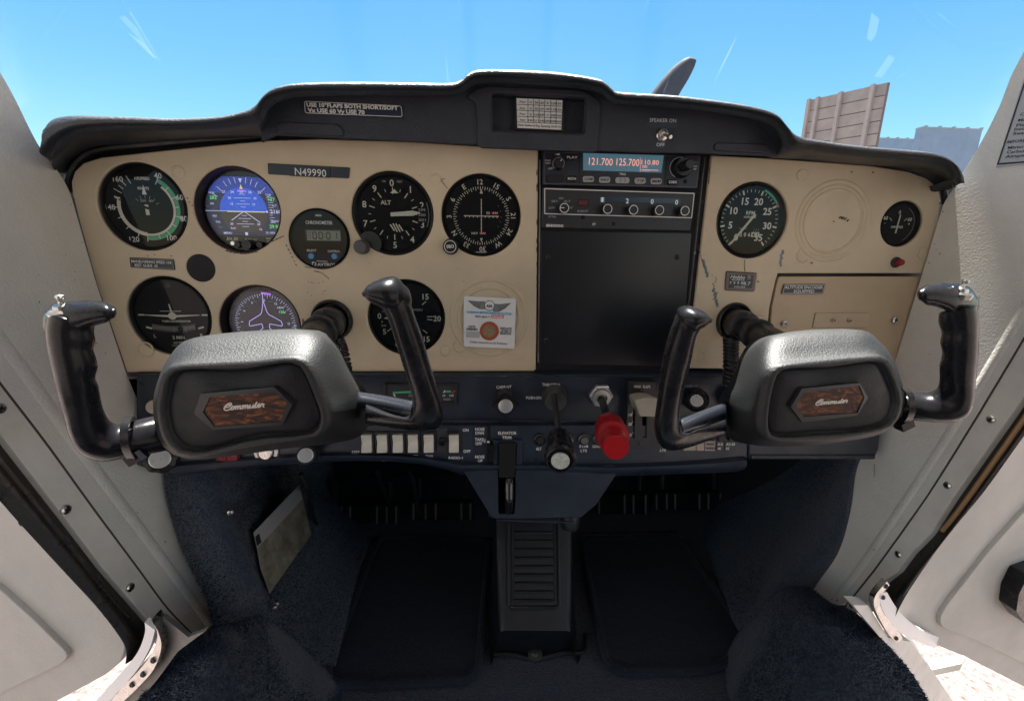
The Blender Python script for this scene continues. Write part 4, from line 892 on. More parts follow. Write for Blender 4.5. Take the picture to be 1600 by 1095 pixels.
mb = MB(); kp = P(567, 386, YB); mb.lathe(kp, (0, -1, 0), [(.0075, 0), (.0075, .003), (.0068, .003), (.0068, .010), (.0060, .012), (1e-5, .012)], 32, lambda a, tt: 1 + (.03 * math.cos(16 * a) if tt > .003 else 0)); obj('setting_knob', mb, mat('grey_knob', (.07, .07, .07), .45), t)
mb = MB(); mb.lathe(P(578, 380, YB + .002), (0, -1, 0), [(.012, 0), (.012, .0015), (1e-5, .0015)], 24); obj('knob_lug', mb, bezel, t)
# course indicator
t, D = dial('course_indicator', LC('vor'), R * .99, 'course deviation indicator with crossed white bars', inner=.93)
D.arc(R * .925, R * .945, 0, 360, greyp)
lab = ['12', '15', 'S', '21', '24', 'W', '30', '33', 'N', '3', '6', 'E']
for k, s in enumerate(lab): ctext(D, s, k * 30 - 2, R * .815, .0052, cream, True)
for k in range(72): D.tick(k * 5 - 2, R * (.62 if k % 2 == 0 else .65), R * .71, .0006, cream)
D.poly([(-.0016, R * .54), (.0016, R * .54), (0, R * .66)], cream); D.poly([(-.0014, -R * .54), (.0014, -R * .54), (0, -R * .64)], cream)
for k in (-4, -3, -2, -1, 1, 2, 3, 4): D.disk(.0006, cream, c=(R * k * .1, -.001)); D.disk(.0006, cream, c=(0, R * k * .1))
D.text('GS', R * .17, R * .08, .0024, white); D.text('NAV', -R * .17, -R * .42, .0024, white)
for u, v in ((.34, .08), (.03, -.42)):
    D.rect(R * u, R * v, .0065, .0020, redp, .0005, 'warning_flag')
    for k in range(3): D.line(R * u - .002 + k * .002, R * v - .001, R * u - .001 + k * .002, R * v + .001, .0006, white, .0007, 'warning_flag')
D.text('BENDIX/KING', 0, -R * .895, .0014, white)
for a in (60, 75, 105, 120, 92): D.disk(.0004, dimw, c=(R * .5 * math.sin(R_(a)), R * .5 * math.cos(R_(a))))
D.done(t)
mb = MB(); mb.box(D.O + Vector((0, -.0016, 0)), .0008, .0004, R * .78); obj('needle', mb, cream, t, flat=True)
mb = MB(); mb.box(D.O + Vector((0, -.0010, 0)), R * .88, .0004, .0009); obj('needle', mb, cream, t, flat=True)
kp = P(704.5, 385.5, YB)
mb = MB(); mb.lathe(kp, (0, -1, 0), [(.0082, -.001), (.0082, .002), (.0072, .002), (.0070, .008), (.0062, .0095), (1e-5, .0095)], 32); obj('setting_knob', mb, bezel, t)
D2 = Draw(kp + Vector((0, -.0095, 0))); D2.arc(.0056, .0062, 0, 360, white); D2.text('OBS', 0, 0, .0034, white, .0078, math.pi + .1); D2.done(t)
# chronometer
RC = .0300
t, D = dial('chronometer', LC('chr'), RC, 'small round digital chronometer with two blue buttons', inner=.95, deep=.001)
D.rect(.003, R * .02 + .003, .036, .0118, bezel, .0002); D.rect(.0035, .0035, .0335, .0098, lcd, .0004, 'display')
D.text('M800', 0, .0235, .0020, white); D.text('CHRONOMETER', 0, .0165, .0034, white, .0270)
seg = {'0': 'abcdef', '1': 'bc'}
def seven(ch, u, v, w, h, m):
    q = {'a': ((u - w / 2, v + h / 2), (u + w / 2, v + h / 2)), 'b': ((u + w / 2, v + h / 2), (u + w / 2, v)), 'c': ((u + w / 2, v), (u + w / 2, v - h / 2)), 'd': ((u - w / 2, v - h / 2), (u + w / 2, v - h / 2)), 'e': ((u - w / 2, v), (u - w / 2, v - h / 2)), 'f': ((u - w / 2, v + h / 2), (u - w / 2, v))}
    for s in seg[ch]: (a, b), (c, e) = q[s]; D.line(a + (c - a) * .08, b + (e - b) * .08, c - (c - a) * .08, e - (e - b) * .08, .0011, m, .0006, 'digits')
for ch, u in (('0', -.0055), ('0', .0005), ('0', .0082), ('1', .0150)): seven(ch, u, .0035, .0034, .0066, lcdk)
D.rect(.0043, .0050, .0009, .0009, lcdk, .0006, 'digits'); D.rect(.0043, .0022, .0009, .0009, lcdk, .0006, 'digits')
for v, s in ((.0065, 'UT'), (.0036, 'LT'), (.0008, 'FT')): D.text(s, -.0105, v, .0018, lcdk, z=.0006)
D.text('SELECT', -.010, -.0115, .0022, white, .0098); D.text('CONTROL', .0125, -.0120, .0022, white, .0125)
D.text('D', -.0085, -.0252, .0044, white, .0044, shear=0); D.text('AVTRON', .0045, -.0256, .0028, white, .0200); D.line(-.006, -.0222, .005, -.0226, .0006, white); D.done(t)
for u in (-.010, .0135):
    mb = MB(); mb.lathe(D.O + Vector((u, 0, -.0172)), (0, -1, 0), [(.0031, 0), (.0031, .003), (.0026, .0036), (1e-5, .0036)], 20); obj('button', mb, bluebtn, t)
# turn coordinator
t, D = dial('turn_coordinator', C_tc, R, 'turn coordinator with white aeroplane symbol and slip ball', inner=.92)
D.text('DC', 0, R * .80, .0016, greyp); D.text('ELEC', 0, R * .74, .0016, greyp)
for a in (-1, 1):
    D.rect(a * R * .76, R * .02, .0060, .0016, cream); D.line(a * R * .70, -R * .29, a * R * .56, -R * .33, .0019, cream)
D.text('TURN COORDINATOR', R * .06, -R * .14, .0022, cream, .029); D.text('L', -R * .52, -R * .52, .0036, cream); D.text('R', R * .62, -R * .50, .0036, cream); D.text('2 MIN.', R * .06, -R * .56, .0034, cream, .0135); D.text('NO PITCH', R * .06, -R * .70, .0020, cream); D.text('INFORMATION', R * .06, -R * .77, .0018, dimw)
D.done(t)
mb = MB(); rs = []
for k in range(21):
    u = (-1 + k / 10) * R * .52; v = -R * .34 + (u / R) ** 2 * R * .22; rs.append([D.O + Vector((u, -.0008 - .0016 * max(0, math.sin(a)), v + .0034 * math.cos(a))) for a in [math.pi * j / 8 for j in range(9)]])
mb.rings(rs, closed=False); obj('slip_tube', mb, mat('slip_tube', (.12, .115, .10), .3), t)
mb = MB(); mb.lathe(D.O + Vector((R * .16, -.0012, -R * .335)), (0, -1, 0), [(.0033, 0), (.0030, .001), (.0018, .0022), (1e-5, .0026)], 20); obj('slip_ball', mb, mat('ball_black', (.008, .008, .008), .15), t)
Dm = Draw(D.O + Vector((0, -.0030, 0))); Dm.tick(0, 0, .0066, .0005, dimw, c=(R * .02, -R * .42)); Dm.tick(0, 0, .0066, .0005, dimw, c=(R * .30, -R * .42)); Dm.done(t)
mb = MB(); w_ = [(-.66, .012), (-.1, -.03), (-.07, -.07), (0, -.10), (.07, -.07), (.1, -.03), (.66, .012), (.66, .03), (.10, .02), (.06, .07), (.015, .10), (-.02, .30), (-.05, .30), (-.02, .09), (-.06, .07), (-.10, .02), (-.66, .03)]
mb.prism([D.O + Vector((R * x, -.0018, R * y)) for x, y in w_[::-1]], (0, .0006, 0)); fixn(obj('aeroplane_symbol', mb, cream, t, flat=True))
mb = MB(); mb.box(D.O + Vector((-.001, -.0016, R * .12)), R * .50, .0004, .0006); obj('tail_bar', mb, cream, t, flat=True)
# vertical speed
t, D = dial('vertical_speed_indicator', C_vsi, R, 'vertical speed indicator partly hidden behind the yoke grip', inner=.92)
for s, a, r in (('0', 273, .72), ('5', 238, .72), ('15', 42, .74), ('20', 92, .78), ('15', 140, .76), ('5', 305, .72), ('10', 340, .72), ('10', 200, .74)): ctext(D, s, a, R * r, .0062, cream)
for a in (50, 88, 96, 130, 235, 310): D.tick(a, R * .52, R * .66, .0008, cream)
D.text('UP', -R * .60, R * .16, .0020, dimw); D.text('DN', -R * .62, -R * .22, .0024, dimw); D.text('VERTICAL SPEED', R * .05, R * .20, .0022, dimw, .030); D.disk(.0007, cream, c=(-R * .66, -R * .12)); D.done(t)
needle(t, D, 268, .006, R * .6, .003, cream)
# tachometer
RT = .0405
t, D = dial('tachometer', LC('tac'), RT, 'tachometer with green arc and hour counter on the right panel', inner=.90)
A0, A1 = -142, 142
for k in range(36):
    a = A0 + (A1 - A0) * k / 35
    if k % 5 == 0: D.tick(a, RT * .70, RT * .82, .0018, cream); D.text(str(k), RT * .54 * math.sin(R_(a * 1.01)), RT * .54 * math.cos(R_(a * 1.01)), .0074, white)
    else: D.tick(a, RT * .74, RT * .81, .0006, cream)
ga = A0 + (A1 - A0) * 20.2 / 35; gb_ = A0 + (A1 - A0) * 24.6 / 35; D.arc(RT * .83, RT * .885, ga, gb_, green); D.arc(RT * .83, RT * .895, gb_ + 1, gb_ + 7, mat('pale_red', (.62, .09, .13), .5))
D.text('RPM', 0, RT * .21, .0040, white, .0100); D.text('HUNDREDS', 0, RT * .10, .0022, white, .0140); D.text('HOURS', -RT * .16, -RT * .20, .0018, dimw)
D.rect(.001, -RT * .36, .0235, .0056, void, .0002, 'counter_window')
for i, ch in enumerate('20641'):
    if i >= 3: D.rect(-.0080 + i * .0048, -RT * .36, .0044, .0052, cream, .0004, 'counter_drum')
    D.text(ch, -.0080 + i * .0048, -RT * .36, .0042, lcdk if i >= 3 else white, z=.0007, bold=.02)
for u in (.010, .0125, .0150): D.line(u - .003, -RT * .20, u - .0035, -RT * .29, .0004, dimw)
D.done(t); needle(t, D, -143, .009, RT * .80, .0026, cream, 'bar')
# ammeter
t, D = dial('ammeter', LC('amp'), .0250, 'small round ammeter near the right end of the panel', inner=.90)
RA_ = .0250; D.text('0', 0, RA_ * .52, .0040, cream); D.text('60', -RA_ * .62, RA_ * .26, .0038, cream); D.text('60', RA_ * .56, RA_ * .22, .0038, cream); D.text('-', -RA_ * .62, RA_ * .06, .0034, cream); D.text('+', RA_ * .56, RA_ * .02, .0034, cream)
D.tick(-48, RA_ * .40, RA_ * .58, .0007, cream, c=(0, -.003)); D.tick(48, RA_ * .40, RA_ * .58, .0007, cream, c=(0, -.003)); D.text('AMPERES', 0, -RA_ * .12, .0026, cream, .0150); D.arc(RA_ * .80, RA_ * .815, 30, 150, dimw); D.done(t)
needle(t, D, 4, RA_ * .40, RA_ * .42, .0014, cream, 'bar')
# hour meter
hm = thing('hour_meter', P(1158, 439, YB), 'small rectangular hour meter under the tachometer', 'hour meter')
mb = MB(); plate(mb, rpoly(PP([(1136, 425), (1182, 427.5), (1178, 455), (1134, 453)], YB - .002), .001), [], YB - .002, .010, .0008); obj('case', mb, mat('hour_meter_rim', (.16, .12, .115), .4), hm)
D = Draw(P(1158, 439, YB - .0022)); D.ppoly([(1140, 428.5), (1178, 430), (1175, 450.5), (1138, 450)][::-1], label_b, .0001, 'face')
D.ptext('Hobbs', 1141, 432, 1164, 433, 5, white, shear=.25); D.ptext('B', 1168, 433, 1173, 433, 6, dimw); D.ptext('QUARTZ', 1143, 436.6, 1163, 437.4, 2.8, white); D.ptext('HOURS', 1147, 448, 1164, 448.4, 2.8, white)
for k, ch in enumerate('7998'): D.ptext(ch, 1139.5 + k * 6, 442, 1142.5 + k * 6, 442, 4.4, white)
D.ptext('8.7', 1161, 442.5, 1172, 443, 5, white); D.done(hm)
# press button beside the ammeter, round blank, shaft bosses
t = thing('press_button', P(1400, 410, YB), 'small dark red press button below the ammeter', 'button')
mb = MB(); mb.lathe(P(1399, 410, YB), (0, -1, 0), [(.0060, -.001), (.0060, .0015), (.0050, .002), (1e-5, .002)], 20); obj('collar', mb, black, t)
mb = MB(); mb.lathe(P(1400, 410, YB), (0, -1, 0), [(.0038, 0), (.0038, .006), (.0032, .0075), (1e-5, .0078)], 20); obj('cap', mb, mat('dark_red_cap', (.22, .012, .022), .35), t)
mb = MB(); mb.lathe(C_pl + Vector((0, .001, 0)), (0, -1, 0), [(.0145, -.002), (.0140, .0005), (.010, .0014), (1e-5, .0018)], 40); tag(obj('blanking_plug', mb, matte, flat=False), 'round black blanking plug below the attitude display', 'plug')
# placards
def placard(name, pts, Y, label, m=label_b, r=.001, th=.0007):
    t = thing(name, P(*pts[0], Y), label, 'placard'); mb = MB(); plate(mb, rpoly(PP(pts, Y), r, 3), [], Y, th, .00015, 1); obj('plate', mb, m, t)
    c = [sum(p[0] for p in pts) / len(pts), sum(p[1] for p in pts) / len(pts)]
    return t, Draw(P(c[0], c[1], Y - .00005))
t, D = placard('registration_placard', [(418, 255), (547, 262), (545, 279), (419, 272.5)], YB - .0009, 'black registration placard with white letters N49990')
mb = MB(); plate(mb, PP([(452, 257), (516, 260.5), (515, 278), (453, 275)], YB - .0016), [], YB - .0016, .0007, .0001); obj('letter_strip', mb, mat('label_darker', (.006, .006, .010), .3), t)
D.O.y = YB - .0017; D.ptext('N49990', 461, 268, 510, 271, 12, white, bold=.005); D.done(t)
t, D = placard('speed_placard', [(202, 402), (271, 405), (273.5, 422), (204, 418)], YB - .0009, 'black maneuvering speed placard below the airspeed indicator')
D.pline_px([(205, 403.5), (269, 406.5), (271.5, 419.8), (207, 416.5)], .0004, dimw, closed=True); D.ptext('MANEUVERING SPEED 104', 206, 408, 268, 410.5, 4.4, white); D.ptext('BEST GLIDE  60', 211, 414, 247, 415.5, 4.2, white); D.done(t)
t, D = placard('encoder_placard', [(1225, 444), (1290, 443.5), (1286, 459.5), (1221, 459.5)], YB - .0003, 'black altitude encoder placard on the glovebox door')
D.pline_px([(1226.5, 445.2), (1288.3, 444.8), (1284.8, 458.2), (1222.8, 458.4)], .0004, white, closed=True); D.ptext('ALTITUDE ENCODER', 1226, 448.6, 1285, 448.8, 4.8, white); D.ptext('EQUIPPED', 1240, 455, 1272, 455, 4.6, white); D.done(t)
t, D = placard('flaps_placard', [(471, 157), (630, 165), (631, 186), (473, 179)], YF - .0008, 'blue black flaps and climb speed placard on the glareshield fascia', m=mat('placard_blue', (.012, .018, .035), .4))
D.pline([D.uv(*p) for p in [(476, 160), (479, 158.8), (624, 166), (627, 168), (628.5, 181), (626, 182.8), (480, 177), (477, 175)]], .0005, white, closed=True)
D.ptext('USE 10°FLAPS BOTH SHORT/SOFT', 479, 163.8, 622, 169.4, 6.4, white, bold=.045); D.ptext('Vx USE 60 Vy USE 70', 481, 172.5, 570, 176, 6.4, white, bold=.045); D.done(t)
# carbon monoxide detector card
co = thing('monoxide_detector', P(765, 505, YB - .003), 'white carbon monoxide detector card stuck over the embossed blank', 'detector card')
Yc = YB - .0032; mb = MB(); plate(mb, rpoly(PP([(724.5, 462.5), (806.5, 466.5), (804, 545), (724.5, 541.5)], Yc), .002, 4), [], Yc, .0012, .0003); obj('card', mb, paper, co)
D = Draw(P(765, 505, Yc - .0001))
def z5(x, y): return 715 + x / 10.95, 455 + y / 10.95
for sg in (1, -1):
    wp = [(180, 160), (350, 180), (455, 175), (470, 220), (470, 300), (380, 300), (280, 250)]
    if sg < 0: wp = [(1085 - x, y + 45 - (x - 180) * .0) for x, y in wp]
    q = [D.uv(*z5(*p)) for p in wp]
    if sg > 0: q = q[::-1]
    D.poly(q, mat('wing_grey', (.22, .22, .23), .7), .0002, 'emblem'); D.pline(q, .0004, ink, .0004, 'emblem', True)
    for k in range(4):
        a = z5(*(wp[0][0] + (wp[3][0] - wp[0][0]) * (k + 1) / 5, wp[0][1] + 20 + k * 6)); b = z5(*(wp[5][0], wp[5][1] - k * 22)); D.line(*D.uv(*a), *D.uv(*b), .0003, ink, .0005, 'emblem')
D.disk(.0056, ink, .0006, 'emblem', D.uv(*z5(545, 245))); D.disk(.0050, paper, .0007, 'emblem', D.uv(*z5(545, 245))); D.ptext('ASA', *z5(490, 248), *z5(598, 252), 4, ink, z=.0009, bold=.05)
D.ptext('CARBON MONOXIDE DETECTOR', *z5(155, 350), *z5(925, 388), 3.6, inkblue, bold=.03); D.ptext('dark spot =', *z5(300, 422), *z5(552, 436), 3.4, ink, bold=.02)
D.ppoly([z5(*p) for p in ((570, 405), (790, 413), (788, 466), (570, 458))][::-1], inkred, .0002); D.ptext('DANGER', *z5(582, 433), *z5(778, 441), 3.2, paper, bold=.03)
D.disk(.0106, orange, .0002, 'sensor_spot', D.uv(*z5(542, 680))); D.disk(.0072, tanspot, .0004, 'sensor_spot', D.uv(*z5(540, 680)))
for s, x0, x1, y in (('DATE', 190, 300, 600), ('OPENED', 150, 345, 645)): D.ptext(s, *z5(x0, y), *z5(x1, y + 6), 3.2, ink, bold=.03)
for s, x0, x1, y in (('REPLACE', 730, 925, 632), ('AFTER 12', 730, 925, 678), ('MONTHS', 730, 915, 720)): D.ptext(s, *z5(x0, y), *z5(x1, y + 6), 3.2, ink, bold=.03)
D.ppoly([z5(*p) for p in ((145, 685), (382, 690), (378, 798), (143, 790))][::-1], mat('grey_box', (.42, .43, .42), .7), .0002); D.ptext('Color restores as air freshens', *z5(210, 862), *z5(850, 894), 3.3, ink, bold=.01); D.done(co)
# ================================================================== RADIO STACK
rk = thing('radio_rack', P(960, 420, YB), 'dark blank avionics rack plate between the beige panels', 'radio rack')
mb = MB(); plate(mb, PP([(840, 226), (1114, 238), (1110, 300), (1072, 585), (835, 585)], YB + .004), [], YB + .004, .003, .0005); obj('rack_sheet', mb, matte, rk)
mb = MB(); plate(mb, rpoly(PP([(846, 361), (1081, 364), (1064, 572), (843, 570)], YB + .0005), .001), [], YB + .0005, .003, .0005); obj('blank_plate', mb, mat('blank_plate', (.005, .006, .010), .3, bump=('n', 900, .15, .0003), var=.2, vscale=30), rk)
for x, y in ((857, 402), (1058, 402), (853, 532)): screw(rk, P(x, y, YB + .0005), .0030, m=black)
for a, b in (((1101, 246), (1066, 566)), ((844, 250), (841, 566))):
    mb = MB(); p, q = P(*a, YB + .001), P(*b, YB + .001); mb.tube([p, q], .0011, 8); obj('side_rail', mb, darkst, rk)
ra = thing('navcom_radio', P(970, 265, YB), 'navigation and communication radio with a teal display of frequencies', 'radio')
mb = MB(); plate(mb, rpoly(PP([(848, 235.5), (1096, 242.5), (1090, 295), (848, 289)], YB - .003), .0015), [], YB - .003, .010, .0008); obj('front_plate', mb, mat('radio_face', (.014, .018, .030), .42, rvar=.06), ra)
D = Draw(P(970, 265, YB - .0031))
D.pline_px([(905, 237.5), (905, 290)], .0005, void); D.pline_px([(1042, 241), (1038, 293)], .0005, void); D.pline_px([(851, 238), (1093, 245), (1087.5, 292.5), (851, 287)], .0004, greyp, closed=True)
D.ppoly([(907, 237.7), (1041, 241.5), (1036, 272), (908, 267.5)][::-1], mat('bezel_teal', (.02, .035, .04), .3), .0002, 'display_bezel')
D.ppoly([(911, 239.5), (1037, 243.2), (1033, 270), (911, 266.5)][::-1], lcd_teal, .0005, 'display')
D.ptext('121.700', 920, 252, 957, 253.6, 11.5, lcd_or, z=.0008, bold=.0); D.ptext('125.700', 963, 253, 998.5, 254.6, 11.5, lcd_or, z=.0008, bold=.0); D.ptext('110.80', 1002, 253.5, 1029, 254.5, 7.6, lcd_or, z=.0008, bold=.0); D.ptext('UVD', 1003, 260.5, 1011, 261, 4.4, lcd_or, z=.0008)
D.pline_px([(1000, 247), (1000, 269)], .0004, lcd_or, .0008); D.pline_px([(1002, 265.6), (1028, 266.6)], .0005, lcd_or, .0008); D.pline_px([(1002, 267.5), (1015, 268)], .0003, scr_w, .0008)
D.ptext('TRIG', 967.5, 272.2, 977.5, 272.5, 3.6, white)
D.ppoly([(866, 241.8), (874, 239.6), (874.3, 243)][::-1], white); D.ptext('PUSH', 851.5, 251, 860.5, 251.3, 2.6, white); D.ptext('TEST', 851.5, 255.2, 860.5, 255.5, 2.6, white); D.ptext('OFF', 856.5, 263.6, 863.5, 263.8, 3, white); D.ptext('NAV', 1082.5, 260, 1089, 260.2, 2.6, white); D.ptext('XP', 1083, 264.4, 1088, 264.5, 2.8, white); D.pline_px([(1078, 253.5), (1091, 254)], .0003, dimw)
D.done(ra)
def pill(parent, x, y, w, h, m, s=None, tm=None, name='button', Y=YB - .003, th=3):
    mb = MB(); plate(mb, rpoly(PP([(x - w / 2, y - h / 2), (x + w / 2, y - h / 2), (x + w / 2, y + h / 2), (x - w / 2, y + h / 2)], Y - .0016), .0026), [], Y - .0016, .002, .0005); o = obj(name, mb, m, parent)
    if s:
        D = Draw(P(x, y, Y - .0017)); D.ptext(s, x - len(s) * 2.1, y, x + len(s) * 2.1, y + .1, th + 1, tm, bold=.01); D.done(o)
pbm = mat('lit_button', (.34, .34, .33), .4)
for x, y, s in ((919.5, 280, 'COM'), (945, 281, 'NAV'), (1000.5, 282.5, 'T/F'), (1025.5, 283.3, 'MEM')): pill(ra, x, y, 17.5, 9.5, pbm, s, ink)
pill(ra, 972.8, 281.8, 22, 9.5, pbm)
D = Draw(P(972.8, 281.8, YB - .0047)); D.arc(.0014, .0019, 10, 170, ink, c=(.0012, 0)); D.arc(.0014, .0019, 190, 350, ink, c=(-.0012, 0)); D.done(ra)
for x, y, s in ((894, 246, 'PLAY'), (893.5, 279.3, 'MON'), (1051, 284.6, 'OBS')): pill(ra, x, y, 16.5, 9.5, matte, s, white)
pill(ra, 868, 279, 27, 11.5, matte, name='socket_cover')
mb = MB(); mb.lathe(P(872, 256.5, YB - .003), (0, -1, 0), [(.0062, 0), (.0060, .006), (.0052, .008), (1e-5, .008)], 32, lambda a, tt: 1 + .03 * math.cos(14 * a)); obj('volume_knob', mb, bezel, ra)
D = Draw(P(872.5, 255.8, YB - .0111)); D.arc(.0056, .0060, -150, 130, dimw); D.tick(40, .003, .0052, .0006, white); D.done(ra)
mb = MB(); mb.lathe(P(1064, 262.5, YB - .003), (0, -1, 0), [(.0105, 0), (.0100, .006), (.0088, .008), (.0052, .008), (.0050, .018), (.0042, .020), (1e-5, .020)], 32, lambda a, tt: 1 + (.03 * math.cos(16 * a) if tt < .0081 else .04 * math.cos(12 * a))); obj('tuning_knob', mb, bezel, ra)
mb = MB(); mb.lathe(P(1070.5, 283.5, YB - .003), (0, -1, 0), [(.0022, 0), (.0018, .0004), (1e-5, .0004)], 14); obj('lock_hole', mb, void, ra)
D = Draw(P(1061, 262, YB - .0113)); D.arc(.0094, .0100, -160, 20, dimw); D.done(ra)
xp = thing('transponder', P(965, 325, YB), 'transponder with four code knobs and a white outline frame', 'transponder')
mb = MB(); plate(mb, rpoly(PP([(848, 292), (1087, 300), (1079, 361), (845.5, 356)], YB - .001), .001), [], YB - .001, .007, .0008); obj('front_plate', mb, mat('transponder_face', (.017, .018, .021), .42, rvar=.05), xp)
D = Draw(P(965, 325, YB - .0011))
D.pline_px([(851, 295), (1084.5, 302.5), (1080.5, 340.5), (851, 334)], .0009, white, closed=True)
D.ppoly([(936, 307), (1064, 310.5), (1063, 318), (936, 315)][::-1], mat('code_window', (.025, .045, .065), .2), .0002, 'code_window')
for s, x, y in (('OFF', 862, 325), ('SBY', 866.5, 314.6), ('ON', 876.5, 310), ('ALT', 886, 314.6), ('TST', 890, 324.8), ('IDENT', 910.5, 330)): D.ptext(s, x - len(s) * 1.7, y, x + len(s) * 1.7, y + .1, 3.4, dimw)
D.ptext('KT76A', 857, 338.5, 869, 339, 3, dimw); D.ptext('BENDIX/KING', 853.5, 352.3, 880, 353, 4, white, bold=.03)
D.ppoly([(903.5, 312), (919.5, 312.6), (919, 322), (903.3, 321.4)][::-1], reddim, .0004, 'reply_lamp'); D.pline_px([(903.5, 312), (919.5, 312.6), (919, 322), (903.3, 321.4)], .0005, void, .0006, closed=True); D.ptext('REPLY', 905.5, 317, 917, 317.4, 2.6, mat('dim_red_print', (.2, .03, .04), .5), z=.0008)
for x, y, ch in ((941, 312, '1'), (980, 314, '2'), (1018.8, 315, '0'), (1057, 316.2, '0')): D.ptext(ch, x - (1.4 if ch == '1' else 2.2), y, x + (1.4 if ch == '1' else 2.2), y, 7.6, digit_w, bold=.01)
D.ppoly([(937.5, 308.5), (945, 308.7), (944.6, 316.5), (937.5, 316.3)][::-1], mat('code_tab', (.16, .22, .24), .4), .0003, 'code_tab')
D.disk(.0020, void, .0004, 'hole', D.uv(958.5, 350)); D.disk(.0021, greyp, .0004, 'hole', D.uv(928, 350.3)); D.ptext('KT', 925.5, 350.4, 930.5, 350.5, 2.4, white, z=.0007); D.disk(.0022, void, .0004, 'hole', D.uv(910.6, 339.6)); D.done(xp)
for x, y in ((877.3, 325.7), (943.7, 327.2), (983.3, 328.5), (1023, 329), (1062, 330)):
    p = P(x, y, YB - .001) + Vector((.0012, 0, -.0006)); k = MB(); k.lathe(p, (0, -1, 0), [(.0052, 0), (.0050, .009), (.0046, .0095), (1e-5, .0095)], 28, lambda a, tt: 1 + .025 * math.cos(14 * a)); ko = obj('code_knob' if x > 900 else 'mode_knob', k, bezel, xp)
    DD = Draw(p + Vector((0, -.0096, 0))); DD.arc(.0041, .0048, 0, 360, white)
    if x < 900: DD.rect(-.0022, .0002, .0044, .0008, white)
    DD.done(ko)
# speaker switch
sp = thing('speaker_switch', P(1034, 213, YF), 'small chrome toggle switch marked speaker on and off', 'toggle switch')
p = P(1034.5, 211.5, YF)
mb = MB(); mb.lathe(p, (0, -1, 0), [(.0058, -.001), (.0058, .001), (.0050, .0018), (.0050, .0030), (.0038, .0032), (.0036, .005), (.0022, .0055), (.002, .004), (1e-5, .004)], 24, lambda a, tt: 1); obj('collar', mb, steel, sp)
mb = MB(); mb.tube([p + Vector((0, -.003, 0)), p + Vector((.002, -.010, -.0035)), p + Vector((.003, -.014, -.005))], [.0012, .0014, .0018], 10); obj('lever', mb, steel, sp)
D = Draw(P(1034, 200, YF - .0001)); D.ppoly([(1012, 178), (1060, 180), (1059, 200), (1011, 199)][::-1], mat('tape_patch', (.026, .034, .050), .3), .0001, 'tape'); D.ppoly([(1024, 220.5), (1041, 221), (1040, 230), (1024, 229.5)][::-1], MATS['tape_patch'], .0001, 'tape')
D.ptext('SPEAKER ON', 1015, 188, 1056, 189, 6, white, bold=.0); D.ptext('OFF', 1025.5, 226.2, 1038, 226.6, 5.6, white, bold=.0); D.done(sp)
# ================================================================== LOWER PANEL
lp_ = thing('lower_panel', P(700, 660, .45), 'dark navy lower switch panel under the beige instrument panels', 'switch panel')
YU, YL = .452, .440
st_ = []  # x, ytop, yshelf1, yshelf2, yfacebottom, ylipbottom
for x, yb, yl in ((214, 706, 726), (250, 714, 738), (280, 722, 742), (350, 716, 734), (420, 712, 728), (490, 708, 722), (560, 708, 720), (610, 709, 721), (660, 712, 725), (700, 718, 734), (722, 722, 742), (740, 722, 738), (850, 724, 738), (960, 725, 744), (1050, 722, 741), (1110, 718, 739), (1150, 714, 737), (1162, 713, 734), (1167, 716, 728)):
    st_.append((x, 583, 590, 657, 665, yb, yl))
rs = []
for x, y0, y1, y2, y3, y4, y5 in st_:
    f = 1 if x > 240 else .0
    a = [P(x, y0, YU + .020), P(x, y0, YU + .004), P(x, y0 + 2, YU + .001), P(x, y1, YU), P(x, (y1 + y2) / 2, YU), P(x, y2, YU), P(x, y2 + 2, YU - .001), P(x, y3 - 2, YL + .002), P(x, y3, YL), P(x, (y3 + y4) / 2, YL), P(x, y4 - 1, YL), P(x, y4, YL - .001), P(x, y4 + (y5 - y4) * .3, YL - .006), P(x, y4 + (y5 - y4) * .75, YL - .005), P(x, y5, YL + .002), P(x, y5, YL + .03)]
    rs.append(a)
mb = MB(); g = [smooth(list(c), 1) for c in zip(*rs)]; g = [list(x) for x in zip(*g)]; mb.rings(g, closed=False); fixn(obj('panel_face', mb, navy2, lp_, ang=40))
rp = thing('lower_panel', P(1270, 650, .45), 'dark navy lower panel below the glovebox behind the right yoke', 'switch panel')
mb = MB(); plate(mb, rpoly(PP([(1171, 583), (1388, 583), (1376, 672), (1373, 702), (1366, 718), (1170, 718)], .438), .002), [], .438, .02, .0015); obj('panel_face', mb, navy, rp)
mb = MB(); mb.tube([P(1172, 713, .438), P(1364, 713, .438)], .003, 12); obj('rolled_edge', mb, navy, rp)
# dark gap strip under the beige panels
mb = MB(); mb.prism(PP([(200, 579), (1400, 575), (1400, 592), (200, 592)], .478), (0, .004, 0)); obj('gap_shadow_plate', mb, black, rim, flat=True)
mb = MB(); mb.prism([P(216, 580.5, YU + .016), P(1170, 578, YU + .016), P(1170, 588.5, YU - .001), P(216, 588.5, YU - .001)], (0, .002, .0015)); fixn(obj('top_ledge', mb, navy2, lp_, ang=40))
